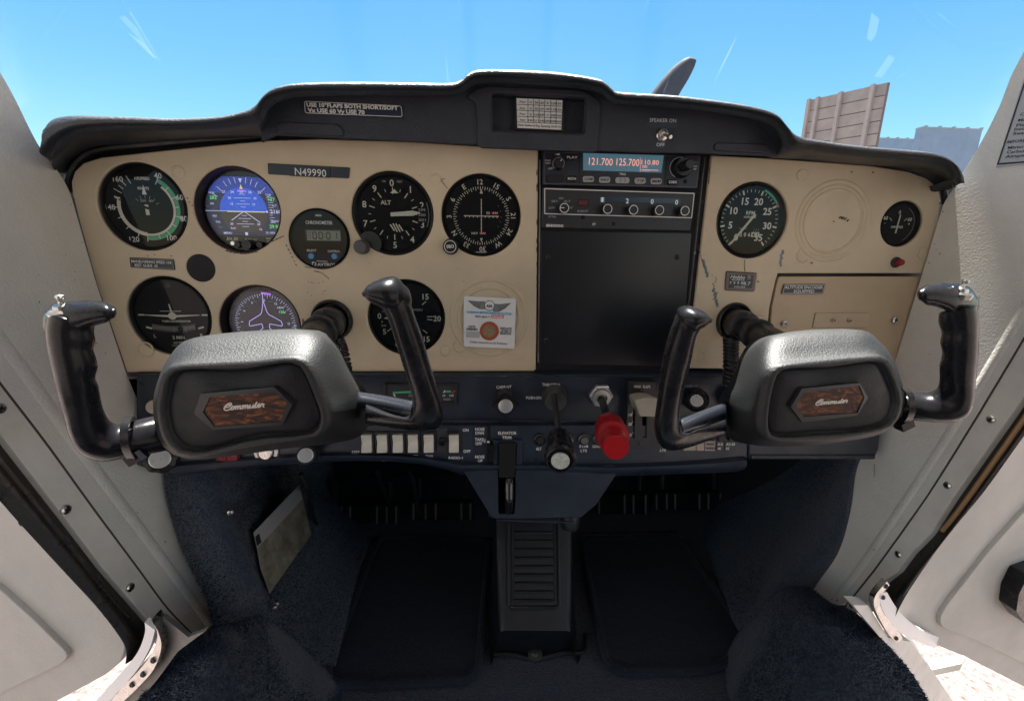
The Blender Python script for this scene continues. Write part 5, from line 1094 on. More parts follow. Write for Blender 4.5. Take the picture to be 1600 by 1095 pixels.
# fuel and oil gauge strip
t = thing('fuel_gauge', P(658, 615, YU), 'narrow gauge strip with green arcs behind the left yoke grip', 'gauge')
mb = MB(); plate(mb, rpoly(PP([(599, 599), (716, 600), (714, 632), (599, 631)], YU - .003), .0015), [rpoly(PP([(603, 602), (712, 602.6), (710.5, 628.5), (603, 628)], YU - .003), .001)], YU - .003, .004, .0008); obj('frame', mb, black, t)
mb = MB(); plate(mb, PP([(601, 600), (714, 601), (712, 630), (601, 630)], YU - .0008), [], YU - .0008, .0006, .0001); obj('dial_face', mb, mat('gauge_face', (.018, .019, .022), .5), t)
D = Draw(P(658, 615, YU - .001)); D.line(*D.uv(614, 613.2), *D.uv(656, 611.5), .0022, green); D.line(*D.uv(694, 611.5), *D.uv(705, 611.5), .0022, green); D.line(*D.uv(615, 615), *D.uv(618, 619.5), .0014, cream, .0005); D.line(*D.uv(693, 613.5), *D.uv(695, 609.5), .0009, white, .0005); D.line(*D.uv(707, 614), *D.uv(711, 609.5), .0009, mat('pale_red', (.62, .09, .13), .5), .0005)
D.ptext('240', 638, 617.5, 646, 617.5, 3.2, dimw); D.ptext('60', 691.5, 617.5, 696, 617.5, 3.2, white); D.ptext('100', 702, 617.5, 709, 617.5, 3.2, white); D.ptext('PRESS', 693, 623.5, 704, 623.5, 3.4, dimw); D.done(t)
# panel lettering (part of the lower panel)
D = Draw(P(740, 600, YU - .0001))
D.ptext('CARB HT', 775.5, 604.5, 799, 604, 4.6, white); D.ptext('THROTTLE', 847, 600.5, 875, 601, 4.6, white); D.ptext('PUSH.ON', 822, 621, 845.5, 621, 4.4, white); D.ptext('CABIN AIR', 1070, 602.5, 1090, 602.5, 4.2, dimw); D.ptext('CABIN HT', 1133, 601, 1152, 600.5, 4.2, white); D.done(lp_)
D = Draw(P(740, 690, YL - .0001))
for s, x0, x1, y, h in (('OFF', 550, 562, 705.5, 4.6), ('ON', 723, 732, 671.3, 4.6), ('OFF', 724, 735, 704.4, 4.6), ('PITOT', 594, 606, 712, 4), ('HT', 597, 602, 718, 3.4), ('NAV', 619, 630, 712, 4), ('STB', 644, 654, 712, 4), ('LTS', 644, 653, 718, 3.4), ('TAXI', 665, 676, 712, 4), ('RADIO-1', 701, 723, 714.5, 4),
                    ('NOSE', 742.5, 757, 670, 4.6), ('DWN', 743, 756, 676, 4.6), ('TAKE', 742, 756, 686, 4.6), ('OFF', 743, 753, 692.3, 4.6), ('NOSE', 742.5, 757, 713, 4.6), ('UP', 747, 754, 719, 4.2), ('ELEVATOR', 778.5, 807, 676, 4.6), ('TRIM', 784.5, 799, 683, 4.6),
                    ('OFF', 379, 390, 720, 4.2), ('ALT', 837.5, 846, 700.5, 4.4), ('STRB', 905, 919, 696.5, 4.2), ('LTS', 907, 917, 703.5, 4.2), ('LDG', 926, 937, 696.5, 4.4), ('LTS', 1031, 1040, 703, 4), ('DLIVE', 861, 872, 700.5, 4)):
    D.ptext(s, x0, y, x1, y + .1, h, white, bold=.02)
D.done(lp_)
for x0, x1, s1, s2, mm in ((1068, 1088, 'LTS', '', paperd), (1088, 1101, '', '', mat('beige_label', (.40, .30, .26), .6)), (1101, 1118, 'TRANS', 'PONDER', MATS['beige_label']), (1119, 1131, 'AV-30', 'AI', label_b), (1132, 1150, 'AV-30', 'DG', label_b)):
    mb = MB(); plate(mb, PP([(x0 + .6, 689), (x1 - .6, 689), (x1 - .6, 704), (x0 + .6, 704)], YL - .0008), [], YL - .0008, .0006, .0001); o = obj('breaker_label', mb, mm, lp_)
    D = Draw(P((x0 + x1) / 2, 696, YL - .0009)); tm = white if mm is label_b else ink
    if s1: D.ptext(s1, x0 + 2, 693.5, x1 - 2, 693.5, 4, tm, bold=.02)
    if s2: D.ptext(s2, x0 + 2, 700, x0 + 2 + len(s2) * 2.4, 700, 4, tm, bold=.02)
    D.done(o)
# knobs
def knob(name, px, py, px2, py2, Y0, Y1, prof, m, label, cat='knob', rf=None, cap=None, n=32):
    A = P(px, py, Y0); B = P(px2, py2, Y1); ax = B - A; t = thing(name, A, label, cat); L_ = ax.length
    mb = MB(); mb.lathe(A, ax, [(r, f * L_) for r, f in prof], n, rf); obj('knob_body', mb, m, t)
    if cap:
        r, h, mm = cap; mb = MB(); mb.lathe(B, ax, [(r, -.001), (r, h), (r * .92, h + .0004), (1e-5, h + .0004)], 32); obj('cap', mb, mm, t, ang=25)
    return t, A, B, ax.normalized()
kp = thing('carburetor_heat_knob', P(787, 628, YU), 'square black knob with silver cap under the CARB HT lettering', 'knob')
A = P(789, 624, YU); B = P(790, 634, YU - .020); mb = MB(); rs = []
for s, f in ((.010, 0), (.0145, .55), (.0150, .8), (.0125, 1), (.0001, 1)):
    c = A + (B - A) * f; q = rpoly([c + Vector(v) * s for v in ((0, 0, 1), (1.08, 0, 0), (0, 0, -1), (-1.08, 0, 0))], s * .25, 4); rs.append(q)
mb.rings(rs); fixn(obj('knob_body', mb, bezel, kp)); mb = MB(); mb.lathe(B, B - A, [(.0078, -.001), (.0078, .0012), (.0070, .0015), (1e-5, .0015)], 32); obj('cap', mb, alu, kp, ang=25)
mb = MB(); mb.lathe(P(789, 616, YU), (0, -1, 0), [(.008, 0), (.008, .003), (1e-5, .003)], 20); obj('ferrule', mb, darkst, kp)
# throttle
th = thing('throttle', P(865, 625, YU), 'black throttle plunger with pale round button in the centre', 'throttle')
mb = MB(); mb.lathe(P(866, 620, YU), (.0, -1, -.15), [(.0150, -.002), (.0150, .002), (.0138, .006), (.0130, .010), (.0120, .0115), (.004, .0125), (1e-5, .0125)], 36); obj('escutcheon', mb, mat('worn_grey_plastic', (.045, .047, .046), .5, var=.4, vscale=50), th)
A, B = P(866, 618, YU - .012), P(875, 690, .360); mb = MB(); mb.tube([A, (A + B) / 2, B], .0031, 14); obj('shaft', mb, darkst, th)
A, B = P(874, 684, .368), P(875.5, 719, .330); ax = (B - A); mb = MB(); L_ = ax.length
mb.lathe(A, ax, [(.006, -.002), (.0108, .0), (.0122, L_ * .3), (.0120, L_ * .55), (.0140, L_ * .75), (.0142, L_ * .95), (.0128, L_), (.0112, L_ + .0005), (.0105, L_ - .001), (.0098, L_ - .001), (.0095, L_ + .0003), (.0088, L_ + .0003), (1e-5, L_ - .0003)], 44); obj('grip', mb, gloss, th)
mb = MB(); mb.lathe(B, ax, [(.0080, -.001), (.0080, .0012), (.0073, .0020), (.004, .0024), (1e-5, .0025)], 36); obj('friction_button', mb, mat('pale_button', (.50, .53, .47), .4, var=.4, vscale=500), th)
# mixture
mx = thing('mixture_control', P(938, 622, YU), 'red mixture plunger with silver hexagonal nut right of the throttle', 'mixture control')
def hexf(a, tt): return 1 / max(.866, math.cos((a % (math.pi / 3)) - math.pi / 6)) * .93 if True else 1
mb = MB(); mb.lathe(P(938, 616, YU), (0, -1, -.1), [(.0118, -.002), (.0128, 0), (.0132, .005), (.0120, .0065)], 48, hexf); obj('hex_nut', mb, alu, mx, ang=30)
mb = MB(); mb.lathe(P(938.5, 619, YU - .005), (0, -1, -.1), [(.0105, -.002), (.0108, .005), (.0100, .0065), (.0060, .0070), (.0055, .004), (1e-5, .004)], 36); obj('collar', mb, mat('silver_grey', (.42, .42, .40), .4, .6), mx)
A, B = P(940, 624, YU - .010), P(953, 664, .395); mb = MB(); mb.tube([A, B], .0042, 16); obj('shaft', mb, darkst, mx)
A, B = P(950, 659, .396), P(960, 692, .350); ax = B - A; L_ = ax.length; fl = lambda a, tt: .95 + (.07 * abs(math.cos(4 * a)) if tt < L_ * .62 else 0)
mb = MB(); mb.lathe(A, ax, [(.006, -.001), (.0110, .001), (.0140, L_ * .18), (.0150, L_ * .42), (.0152, L_ * .60)], 72, fl); obj('vernier_grip', mb, redk, mx)
mb = MB(); mb.lathe(A, ax, [(.0150, L_ * .60), (.0160, L_ * .64), (.0160, L_ * .71), (.0148, L_ * .75), (.0120, L_ * .76), (.0118, L_ * .95), (.0122, L_ * .97), (.0122, L_ * 1.17), (.0112, L_ * 1.21), (1e-5, L_ * 1.215)], 48); obj('lock_button', mb, redk, mx)
# cabin air knob
t, A, B, ax = knob('cabin_air_knob', 1086, 622, 1088.5, 626, YU, YU - .018, [(.0125, 0), (.0125, .15), (.0140, .45), (.0138, .7), (.0095, 1), (1e-5, 1)], gloss, 'round black knob with silver cap beside the right yoke grip', cap=(.0068, .001, alu))
t, A, B, ax = knob('cabin_heat_knob', 1146, 622, 1149, 626, YU, YU - .018, [(.0125, 0), (.0125, .15), (.0140, .45), (.0138, .7), (.0095, 1), (1e-5, 1)], gloss, 'round black knob behind the arm of the right yoke', cap=(.0068, .001, alu))
octf = lambda a, tt: 1 + .045 * math.cos(8 * a)
t, A, B, ax = knob('parking_brake_knob', 262, 712, 250, 717, YL, .405, [(.008, 0), (.0085, .3), (.0145, .45), (.0150, .75), (.0135, .95), (.0100, 1), (1e-5, 1)], gloss, 'fluted black knob with silver cap below the left yoke arm', rf=octf, cap=(.0088, .0008, alu), n=48)
t, A, B, ax = knob('primer_knob', 489, 706, 478, 711, YL, .405, [(.0075, 0), (.0085, .3), (.0098, .6), (.0098, .85), (.0095, .98), (1e-5, 1)], black, 'black plunger knob with bright rimmed silver face below the left hub', cap=(.0072, .0018, alu))
ig = thing('ignition_switch', P(417, 706, YL), 'silver ringed ignition switch half hidden under the left hub', 'ignition switch')
mb = MB(); mb.lathe(P(417, 706, YL), (0, -1, 0), [(.0130, -.001), (.0130, .002), (.0118, .003), (.0092, .0030), (.0088, .002), (1e-5, .002)], 40); obj('ring', mb, alu, ig)
mb = MB(); mb.lathe(P(417, 706, YL - .002), (0, -1, 0), [(.0075, 0), (.0072, .004), (.006, .005), (1e-5, .005)], 32); obj('key_barrel', mb, steel, ig)
ms = thing('master_switch', P(368, 714, YL), 'split dark red master rocker switch under the left hub', 'rocker switch')
mb = MB(); plate(mb, rpoly(PP([(334, 700), (373, 702), (373, 724), (336, 722)], YL - .001), .001), [], YL - .001, .003, .0005); obj('frame', mb, black, ms)
for x0, x1 in ((338, 353), (354.5, 370)):
    mb = MB(); mb.prism([P(x0, 703, YL - .003), P(x1, 703, YL - .003), P(x1, 713, YL - .004), P(x0, 713, YL - .004)], (0, .004, 0)); mb.prism([P(x0, 713, YL - .004), P(x1, 713, YL - .004), P(x1, 720, YL - .008), P(x0, 720, YL - .008)], (0, .008, 0)); fixn(obj('rocker', mb, mat('rocker_red', (.22, .02, .03), .4), ms, ang=20))
# knob end peeping beside the hub
t, A, B, ax = knob('panel_light_knob', 243, 634, 241, 636, YU, YU - .014, [(.0072, 0), (.0075, .5), (.0068, 1), (1e-5, 1)], cream2, 'small pale knob peeping out left of the left hub')
# rocker switches
swl = ['first ivory rocker switch from the left beside the OFF lettering', 'ivory rocker switch above the PITOT HT lettering', 'ivory rocker switch above the NAV lettering', 'ivory rocker switch above the STB LTS lettering', 'ivory rocker switch above the TAXI lettering', 'ivory rocker switch beside the ON and OFF lettering, right of the fuse holder']
rk0 = None
for i, x in enumerate((574, 598, 622.5, 646, 670.5, 709.5)):
    c = P(x, 690, YL)
    t = thing('rocker_switch', c, swl[i], 'rocker switch', 'ivory rocker switches in a row on the lower panel')
    if rk0 is None:
        mb = MB(); plate(mb, [Vector((-.0078, 0, -.0132)), Vector((.0078, 0, -.0132)), Vector((.0078, 0, .0125)), Vector((-.0078, 0, .0125))], [[Vector((a * .0060, 0, b)) for a, b in ((-1, -.0105), (1, -.0105), (1, .0100), (-1, .0100))]], -.0022, .004, .0006)
        f_ = obj('frame', mb, black); f2 = [(.0098, -.0038), (.0092, -.0052), (.0005, -.0030), (-.0085, -.0072), (-.0103, -.0066), (-.0103, .001), (.0098, .001)]
        mb = MB(); q = [Vector((-.0054, y, z)) for z, y in f2]; mb.prism(q, (.0108, 0, 0)); r_k = fixn(obj('rocker', mb, rocker, ang=22)); md = r_k.modifiers.new('bevel', 'BEVEL'); md.width = .0006; md.segments = 2; rk0 = (f_, r_k)
        parts = rk0
    else:
        parts = []
        for o in rk0: cpy = o.copy(); col.objects.link(cpy); parts.append(cpy)
    for o in parts: o.parent = t; o.matrix_parent_inverse = Matrix.Identity(4); o.location = (0, 0, 0)
fz = thing('fuse_holder', P(690, 689, YL), 'black fuse holder between the last two ivory rocker switches', 'fuse holder')
mb = MB(); plate(mb, rpoly(PP([(682, 668), (699, 668), (699, 707), (682, 707)], YL - .001), .001), [], YL - .001, .002, .0004); obj('plate', mb, mat('plate_grey', (.03, .03, .033), .4), fz)
mb = MB(); mb.lathe(P(690.5, 689, YL - .001), (0, -1, 0), [(.0046, 0), (.0046, .004), (.0038, .005), (.0020, .005), (.0018, .003), (1e-5, .003)], 24); obj('fuse_cap', mb, gloss, fz)
# trim indicator and wheel
ti = thing('trim_indicator', P(764, 692, YL), 'slotted elevator trim position indicator left of the trim wheel', 'indicator')
mb = MB(); plate(mb, rpoly(PP([(739.5, 665), (762, 665), (761.5, 722), (739.5, 722)], YL - .0004), .001), [], YL - .0004, .0006, .0001); obj('scale_plate', mb, mat('indicator_plate', (.011, .016, .028), .4), ti)
mb = MB(); plate(mb, PP([(761.5, 664), (766.5, 664), (766, 721), (761, 721)], YL - .0006), [], YL - .0006, .0008, .0001); obj('slot', mb, void, ti)
mb = MB(); mb.box(P(763, 690, YL - .0015), .003, .002, .0016); obj('pointer', mb, white, ti); mb = MB(); mb.box(P(768, 705, YL - .004), .005, .008, .020); obj('guide', mb, gloss, ti)
D = Draw(P(757, 690, YL - .0011)); D.ppoly([(753, 689), (759, 684.5), (758.5, 692)][::-1], dimw); D.done(ti)
pd = thing('trim_pedestal', P(840, 770, YL), 'navy trim pedestal tapering down from the lower panel', 'pedestal')
pf = [(722, 733), (748, 731), (960, 727), (963, 742), (930, 790), (908, 812), (896, 817), (777, 812), (768, 812), (745, 770)]
slot = rpoly(PP([(778, 692), (807, 692), (804, 803), (779, 803)], YL - .0035), .002)
A_ = [P(x, y, YL - .003 + max(0, (y - 730)) * .0002) for x, y in pf]
mb = MB(); plate(mb, PP([(724, 735), (748, 733), (771, 730), (771, 688), (815, 688), (815, 729), (960, 727), (963, 741), (932, 788), (908, 808), (777, 811), (768, 808), (746, 772)], YL - .0035), [slot], YL - .0035, .004, .0006); obj('front_plate', mb, navy2, pd, ang=40)
for l in ([(722, 740), (768, 812), (768, 760), (735, 735)], [(962, 742), (905, 814), (900, 760), (950, 735)]): pass
mb = MB(); q = PP([(724, 735), (748, 733), (960, 727), (963, 741), (932, 788), (908, 808), (777, 811), (768, 808), (746, 772)], YL + .0008)
mb.rings([[p + Vector((0, .12, 0)) * 1 for p in q], [p + Vector((0, .02, 0)) for p in q], q], cap0=False, cap1=False); fixn(obj('pedestal_side', mb, navy2, pd, ang=40))
mb = MB(); mb.tube(PP([(776, 812), (836, 814), (896, 816)], YL - .004), .0016, 8); obj('lower_edge', mb, navy2, pd)
mb = MB(); plate(mb, rpoly(PP([(779.5, 692), (806, 692), (804.5, 746), (780, 746)], YL - .0068), .001), [], YL - .0068, .004, .0002); obj('slot_top', mb, void, pd, flat=True)
tw = thing('elevator_wheel', P(791, 750, YL + .02), 'glossy black elevator trim wheel in the pedestal slot', 'trim wheel')
cw_ = P(792, 748, YL + .034) + Vector((0, -.010, 0)); rw = .0375; mb = MB(); rs = []
for k in range(72):
    a = 2 * math.pi * k / 72; rr = rw * (1 + .035 * (1 if math.cos(12 * a) > .75 else 0)); dv = Vector((0, math.cos(a), math.sin(a)))
    rs.append([cw_ + dv * (rr - .004 + .004 * math.cos(b)) * 1.0 + Vector((.0050 * math.sin(b), 0, 0)) for b in [2 * math.pi * j / 12 for j in range(12)]])
rs.append(rs[0]); mb.rings(rs, False, False); fixn(obj('rim', mb, mat('gloss_wheel', (.008, .008, .009), .12, coat=.6), tw, ang=60))
mb = MB(); mb.lathe(cw_ + Vector((-.003, 0, 0)), (1, 0, 0), [(.032, 0), (.032, .006), (1e-5, .006)], 40); obj('disc', mb, void, tw)
mb = MB(); mb.box(P(791, 750, YL + .075), .05, .002, .11); obj('slot_backing', mb, void, pd, flat=True)
# circuit breakers
cbl = ['circuit breaker above the ALT lettering', 'circuit breaker just left of the throttle grip', 'circuit breaker showing digits right of the throttle grip', 'circuit breaker above the STRB LTS lettering', 'circuit breaker left of the red mixture grip']
for i, x in enumerate((843.5, 866, 889.5, 912.5, 935)):
    c = P(x, 686, YL); t = thing('circuit_breaker', c, cbl[i], 'circuit breaker', 'round circuit breakers on the lower panel')
    mb = MB(); mb.lathe(c, (0, -1, 0), [(.0072, -.001), (.0072, .002), (.0058, .0032), (.0052, .0022), (.0046, .0022)], 28); obj('collar', mb, black if i in (0,) else darkst, t)
    mb = MB(); mb.lathe(c, (0, -1, 0), [(.0045, 0), (.0045, .0045), (.0038, .0054), (1e-5, .0054)], 24); o = obj('button', mb, black if i in (0,) else mat('breaker_grey', (.11, .11, .105), .45), t)
    if i in (2, 4):
        D = Draw(c + Vector((0, -.0055, 0))); D.text('15', 0, 0, .0042, white, .0055, bold=.03); D.done(o)
cbr = ['leftmost circuit breaker above the TRANSPONDER labels', 'second circuit breaker above the TRANSPONDER labels', 'circuit breaker above the first AV-30 label', 'circuit breaker above the last AV-30 label']
for i, x in enumerate((1092, 1110, 1124, 1141)):
    c = P(x, 682, YL); t = thing('circuit_breaker', c, cbr[i], 'circuit breaker', 'round circuit breakers on the lower panel')
    mb = MB(); mb.lathe(c, (0, -1, 0), [(.0048, -.001), (.0048, .002), (.0038, .003), (.0034, .005), (1e-5, .005)], 24); obj('button', mb, gloss, t)
# wing flap lever
wf = thing('flap_lever', P(1005, 640, YU), 'wing flap selector with cream lever in a slotted black plate', 'flap lever')
YW = YL - .002; mb = MB(); plate(mb, rpoly(PP([(983, 596), (1026, 597), (1020, 702), (977, 699)], YW), .001), [rpoly(PP([(1003, 622), (1011, 622), (1010, 684), (1004, 683)], YW), .0012), rpoly(PP([(990, 622), (993.5, 622), (991, 684), (988.5, 684)], YW), .0006)], YW, .012, .0006); obj('slot_plate', mb, mat('flap_plate', (.016, .017, .020), .4), wf)
mb = MB(); mb.prism(PP([(985, 600), (1024, 600), (1018, 700), (980, 698)], YW + .013), (0, .001, 0)); obj('slot_backing', mb, void, wf, flat=True)
D = Draw(P(1003, 640, YW - .0001))
for s, x0, x1, y in (('WING', 990, 1001, 603.5), ('FLAPS', 1004.5, 1016, 603.8), ('0', 984.5, 987.5, 626.5), ('10', 982, 987.5, 647.5), ('20', 981.5, 987, 662), ('30', 981.5, 986.5, 679)): D.ptext(s, x0, y, x1, y + .1, 4.4, white, bold=.02)
for y in (625, 646, 660.5, 677.5): D.line(*D.uv(987.5, y - 1.2), *D.uv(989.5, y - 1.8), .0005, white)
D.done(wf)
for x, y in ((1003.5, 611), (998.5, 692)): screw(wf, P(x, y, YW), .0024, m=darkst)
mb = MB(); fc = PP([(999.5, 651), (1024, 652), (1033, 650), (1033, 626), (1028, 622), (1010, 621), (993, 625), (992, 630)], .405); bk_ = [p + Vector((0, .028, 0)) for p in PP([(999, 646), (1022, 646), (1028, 642), (1028, 630), (1022, 626), (1010, 626), (998, 628), (996, 632)], .412)]
mb.rings([bk_, fc]); o = fixn(obj('lever_handle', mb, cream2, wf, ang=25)); md = o.modifiers.new('bevel', 'BEVEL'); md.width = .0015; md.segments = 3; md.limit_method = 'ANGLE'
mb = MB(); mb.box(P(1007, 640, .444), .004, .02, .006); obj('lever_stem', mb, steel, wf)
# ================================================================== CONTROL YOKES
def ray_ring(px_list, Y, n=56):
    pts = smooth([P(x, y, Y) for x, y in px_list], 6, True); c = sum(pts, Vector()) / len(pts)
    ang = sorted((math.atan2(p.z - c.z, p.x - c.x), p) for p in pts) if False else [(math.atan2(p.z - c.z, p.x - c.x), p) for p in pts]
    out = []
    for k in range(n):
        a = -math.pi + 2 * math.pi * (k + .5) / n; d = Vector((math.cos(a), 0, math.sin(a))); best = None
        for i in range(len(pts)):
            p, q = pts[i] - c, pts[(i + 1) % len(pts)] - c; e = q - p
            den = d.x * e.z - d.z * e.x
            if abs(den) < 1e-12: continue
            t_ = (p.x * e.z - p.z * e.x) / den; s_ = (p.x * d.z - p.z * d.x) / den
            if -1e-6 <= s_ <= 1 + 1e-6 and t_ > 0 and (best is None or t_ > best): best = t_
        out.append(c + d * (best or .01))
    return out, c
def shrink(ring, c, f, Y): return [Vector((c.x + (p.x - c.x) * f, Y, c.z + (p.z - c.z) * f)) for p in ring]
def inset(ring, c, dd, Y):
    out = []
    for p in ring:
        v = Vector((p.x - c.x, 0, p.z - c.z)); l = v.length; v *= max(.05, (l - dd) / l); out.append(Vector((c.x + v.x, Y, c.z + v.z)))
    return out
def hub(parent, back, mid, facel, Yb, Ym, Yf):
    b, cb = ray_ring(back, Yb); m_, cm_ = ray_ring(mid, Ym); f, cf = ray_ring(facel, Yf)
    raw = [shrink(b, cb, .80, Yb + .008), shrink(b, cb, .93, Yb + .005), b, m_, inset(f, cf, -.0015, Yf + .006), f, inset(f, cf, .0025, Yf - .0020), inset(f, cf, .0050, Yf - .0018), inset(f, cf, .0065, Yf + .0012), inset(f, cf, .0080, Yf + .0020)]
    cols = [smooth(list(c), 3) for c in zip(*raw)]; mb = MB(); mb.rings([list(x) for x in zip(*cols)]); obj('hub_shell', mb, hubm, parent, ang=60)
    fixn(col.objects[parent_last('hub_shell')]) if False else None
    raw = [inset(f, cf, .0070, Yf + .0016), inset(f, cf, .0090, Yf + .0004), inset(f, cf, .014, Yf - .0010), inset(f, cf, .028, Yf - .0026), shrink(inset(f, cf, .028, Yf), cf, .5, Yf - .0034)]
    cols = [smooth(list(c), 3) for c in zip(*raw)]; mb = MB(); mb.rings([list(x) for x in zip(*cols)]); obj('face_pad', mb, hubface, parent, ang=60); return cf
def badge(parent, outer, inner, Yf, y0, y1, xt0, xt1, h):
    Yb_ = Yf - .0055; o_ = PP(outer, Yb_ + .0005); i_ = PP(inner, Yb_); mb = MB()
    mb.rings([[p + Vector((0, .007, 0)) for p in o_], [p + Vector((0, .001, 0)) for p in o_], o_, i_, [p + Vector((0, .0012, 0)) for p in i_]], False, False); obj('badge_frame', mb, mat('badge_frame_plastic', (.020, .022, .023), .4), parent, ang=25)
    mb = MB(); q = [p + Vector((0, .0007, 0)) for p in i_]; mb.rings([[p + Vector((0, .002, 0)) for p in q], q]); bo = fixn(obj('wood_insert', mb, wood, parent, flat=True))
    # script lettering "Commuter" from strokes
    A, B = P(xt0, y0, Yb_ + .0005), P(xt1, y1, Yb_ + .0005); L_ = (B - A).length; a = math.atan2(B.z - A.z, B.x - A.x); hh = h
    G = {'C': [(.55, .95), (.35, 1.05), (.10, .8), (.12, .55), (.45, .62), (.75, 1.0), (.62, 1.28), (.30, 1.15), (.0, .6), (.02, .15), (.3, -.05), (.62, .12)],
         'o': [(.0, .2), (.28, .62), (.05, .35), (.12, .02), (.36, .12), (.42, .5), (.25, .62), (.5, .5)],
         'm': [(.0, .5), (.12, .62), (.14, .0), (.14, .3), (.32, .62), (.40, .5), (.38, .0), (.40, .3), (.58, .62), (.66, .5), (.64, .1), (.74, .0), (.86, .2)],
         'u': [(.0, .3), (.08, .6), (.08, .12), (.22, .0), (.40, .3), (.44, .6), (.42, .12), (.52, .0), (.62, .2)],
         't': [(.0, .2), (.22, 1.05), (.10, .2), (.2, .0), (.36, .2)], 'e': [(.0, .2), (.26, .35), (.28, .58), (.12, .6), (.04, .25), (.18, .0), (.42, .2)], 'r': [(.0, .3), (.12, .66), (.22, .52), (.34, .55), (.30, .1), (.42, .0)]}
    adv = {'C': .68, 'o': .46, 'm': .84, 'u': .58, 't': .34, 'e': .38, 'r': .40}; word = 'Commuter'; tot = sum(adv[c] for c in word); k = L_ / tot; x = 0
    mb = MB(); z = 0
    for ch in word:
        pts = [Vector((p[0], p[1], 0)) for p in G[ch]]; pts = smooth(pts, 4)
        def tr(p, x=x):
            u = (x + p.x + p.y * .22) * k; v = (p.y - .4) * hh; return A + Vector((u * math.cos(a) - v * math.sin(a), -.0003 - z, u * math.sin(a) + v * math.cos(a)))
        for p, q in zip(pts, pts[1:]):
            P1, P2 = tr(p), tr(q); d_ = P2 - P1
            if d_.length < 1e-7: continue
            n_ = Vector((-d_.z, 0, d_.x)).normalized() * .00042; e_ = d_.normalized() * .0002; z += 1e-7
            mb.add([P1 - n_ - e_, P2 - n_ + e_, P2 + n_ + e_, P1 + n_ - e_], [(0, 1, 2, 3)])
        x += adv[ch]
    # crossbar of the t
    obj('script_lettering', mb, mat('script_silver', (.62, .58, .52), .5), bo, flat=True)
# ---- left yoke
YLb, YLm, YLf = .345, .300, .268
ly = thing('control_yoke', P(410, 615, YLm), 'left control yoke with two grips and a wood badge reading Commuter', 'yoke', 'control yokes in front of the panel')
faceL = [(244, 640), (247, 611), (253, 585), (266, 572), (295, 567), (345, 564.5), (400, 561.5), (440, 557), (462, 556.5), (479, 562), (491, 580), (500, 600), (509, 625), (515.5, 645), (515, 664), (506, 679), (480, 686), (440, 691.5), (380, 701), (323, 712), (288, 712), (269, 702), (253, 681)]
midL = [(244, 640), (248, 605), (262, 567), (272, 547), (289, 532), (323, 525), (400, 518.5), (455, 516), (490, 519), (510, 532), (524, 560), (536, 590), (541, 612), (545, 640), (545, 662), (537, 680), (510, 692), (450, 700), (400, 707), (340, 715), (300, 717), (272, 708), (251, 684)]
backL = [(330, 640), (328, 600), (330, 550), (345, 528), (400, 520), (455, 517), (500, 517), (514, 526), (531, 547), (546, 577), (561, 598), (573, 613), (577, 635), (576, 655), (569, 676), (545, 688), (500, 690), (430, 690), (370, 690), (340, 672)]
hub(ly, backL, midL, faceL, YLb, YLm, YLf)
badge(ly, [(303, 646), (332.6, 671.4), (441, 664), (457, 632), (428, 604.5), (313.5, 615)], [(316.7, 643.8), (335, 667), (438, 658.6), (449.5, 631), (429, 612), (328, 620)], YLf, 637.5, 632, 350, 412, .0034)
mb = MB(); G1 = [(74, 492, 148, 508, .275), (70, 512, 147, 520, .275), (71, 530, 149, 532, .275), (73, 545, 146, 546, .275), (76, 560, 150, 558, .275), (80, 578, 153, 573, .275), (84, 595, 149, 588, .275), (88, 612, 154, 604, .276), (94, 635, 158, 626, .278), (100, 655, 163, 643, .280), (107, 680, 170, 655, .283), (124, 708, 180, 662, .287), (158, 721, 192, 662, .292), (195, 716, 210, 657, .297), (240, 708, 235, 651, .305), (275, 700, 268, 645, .315)]
mb.limb(G1, .0165, n=5, m=24, ex=2.3, cap=(.3, 0)); fixn(obj('grip', mb, gloss, ly, ang=60))
mb = MB(); mb.limb([(74, 484, 76, 522, .278, .013), (84, 473, 95, 526, .277, .017), (104, 471, 118, 522, .275, .018), (128, 469, 136, 514, .274, .018), (150, 469, 152, 508, .273, .0170), (166, 472, 166, 504, .272, .0145), (176, 478, 175, 498, .271, .010)], .016, n=5, m=22, ex=2.1, cap=(.8, 1)); fixn(obj('horn', mb, gloss, ly, ang=60))
mb = MB(); G2 = [(590, 470, 632, 452, .262), (603, 492, 641, 473, .264), (612, 515, 649, 496, .267), (622, 548, 661, 530, .271), (634, 585, 672, 568, .276), (642, 612, 683, 606, .280), (645, 636, 692, 640, .284), (634, 650, 688, 666, .288), (618, 648, 655, 673, .292), (596, 640, 610, 668, .300), (572, 628, 570, 661, .312)]
mb.limb(G2, .0150, n=5, m=24, ex=2.3, cap=(.4, 0)); fixn(obj('grip', mb, gloss, ly, ang=60))
mb = MB(); mb.limb([(568, 455, 570, 464, .255, .006), (573, 447, 577, 471, .256, .011), (586, 439, 591, 478, .258, .014), (604, 433, 607, 486, .260, .016), (620, 433, 622, 490, .263, .016), (631, 445, 634, 485, .266, .013)], .015, n=5, m=22, ex=2.1, cap=(1, .8)); fixn(obj('horn', mb, gloss, ly, ang=60))
mb = MB(); mb.limb([(560, 612, 556, 640, .318), (600, 618, 596, 645, .306), (644, 626, 640, 655, .290)], .010, n=5, m=20, ex=2.1, cap=(0, .3)); fixn(obj('cross_tube', mb, mat('satin_tube', (.016, .019, .026), .28, rvar=.06), ly, ang=60))
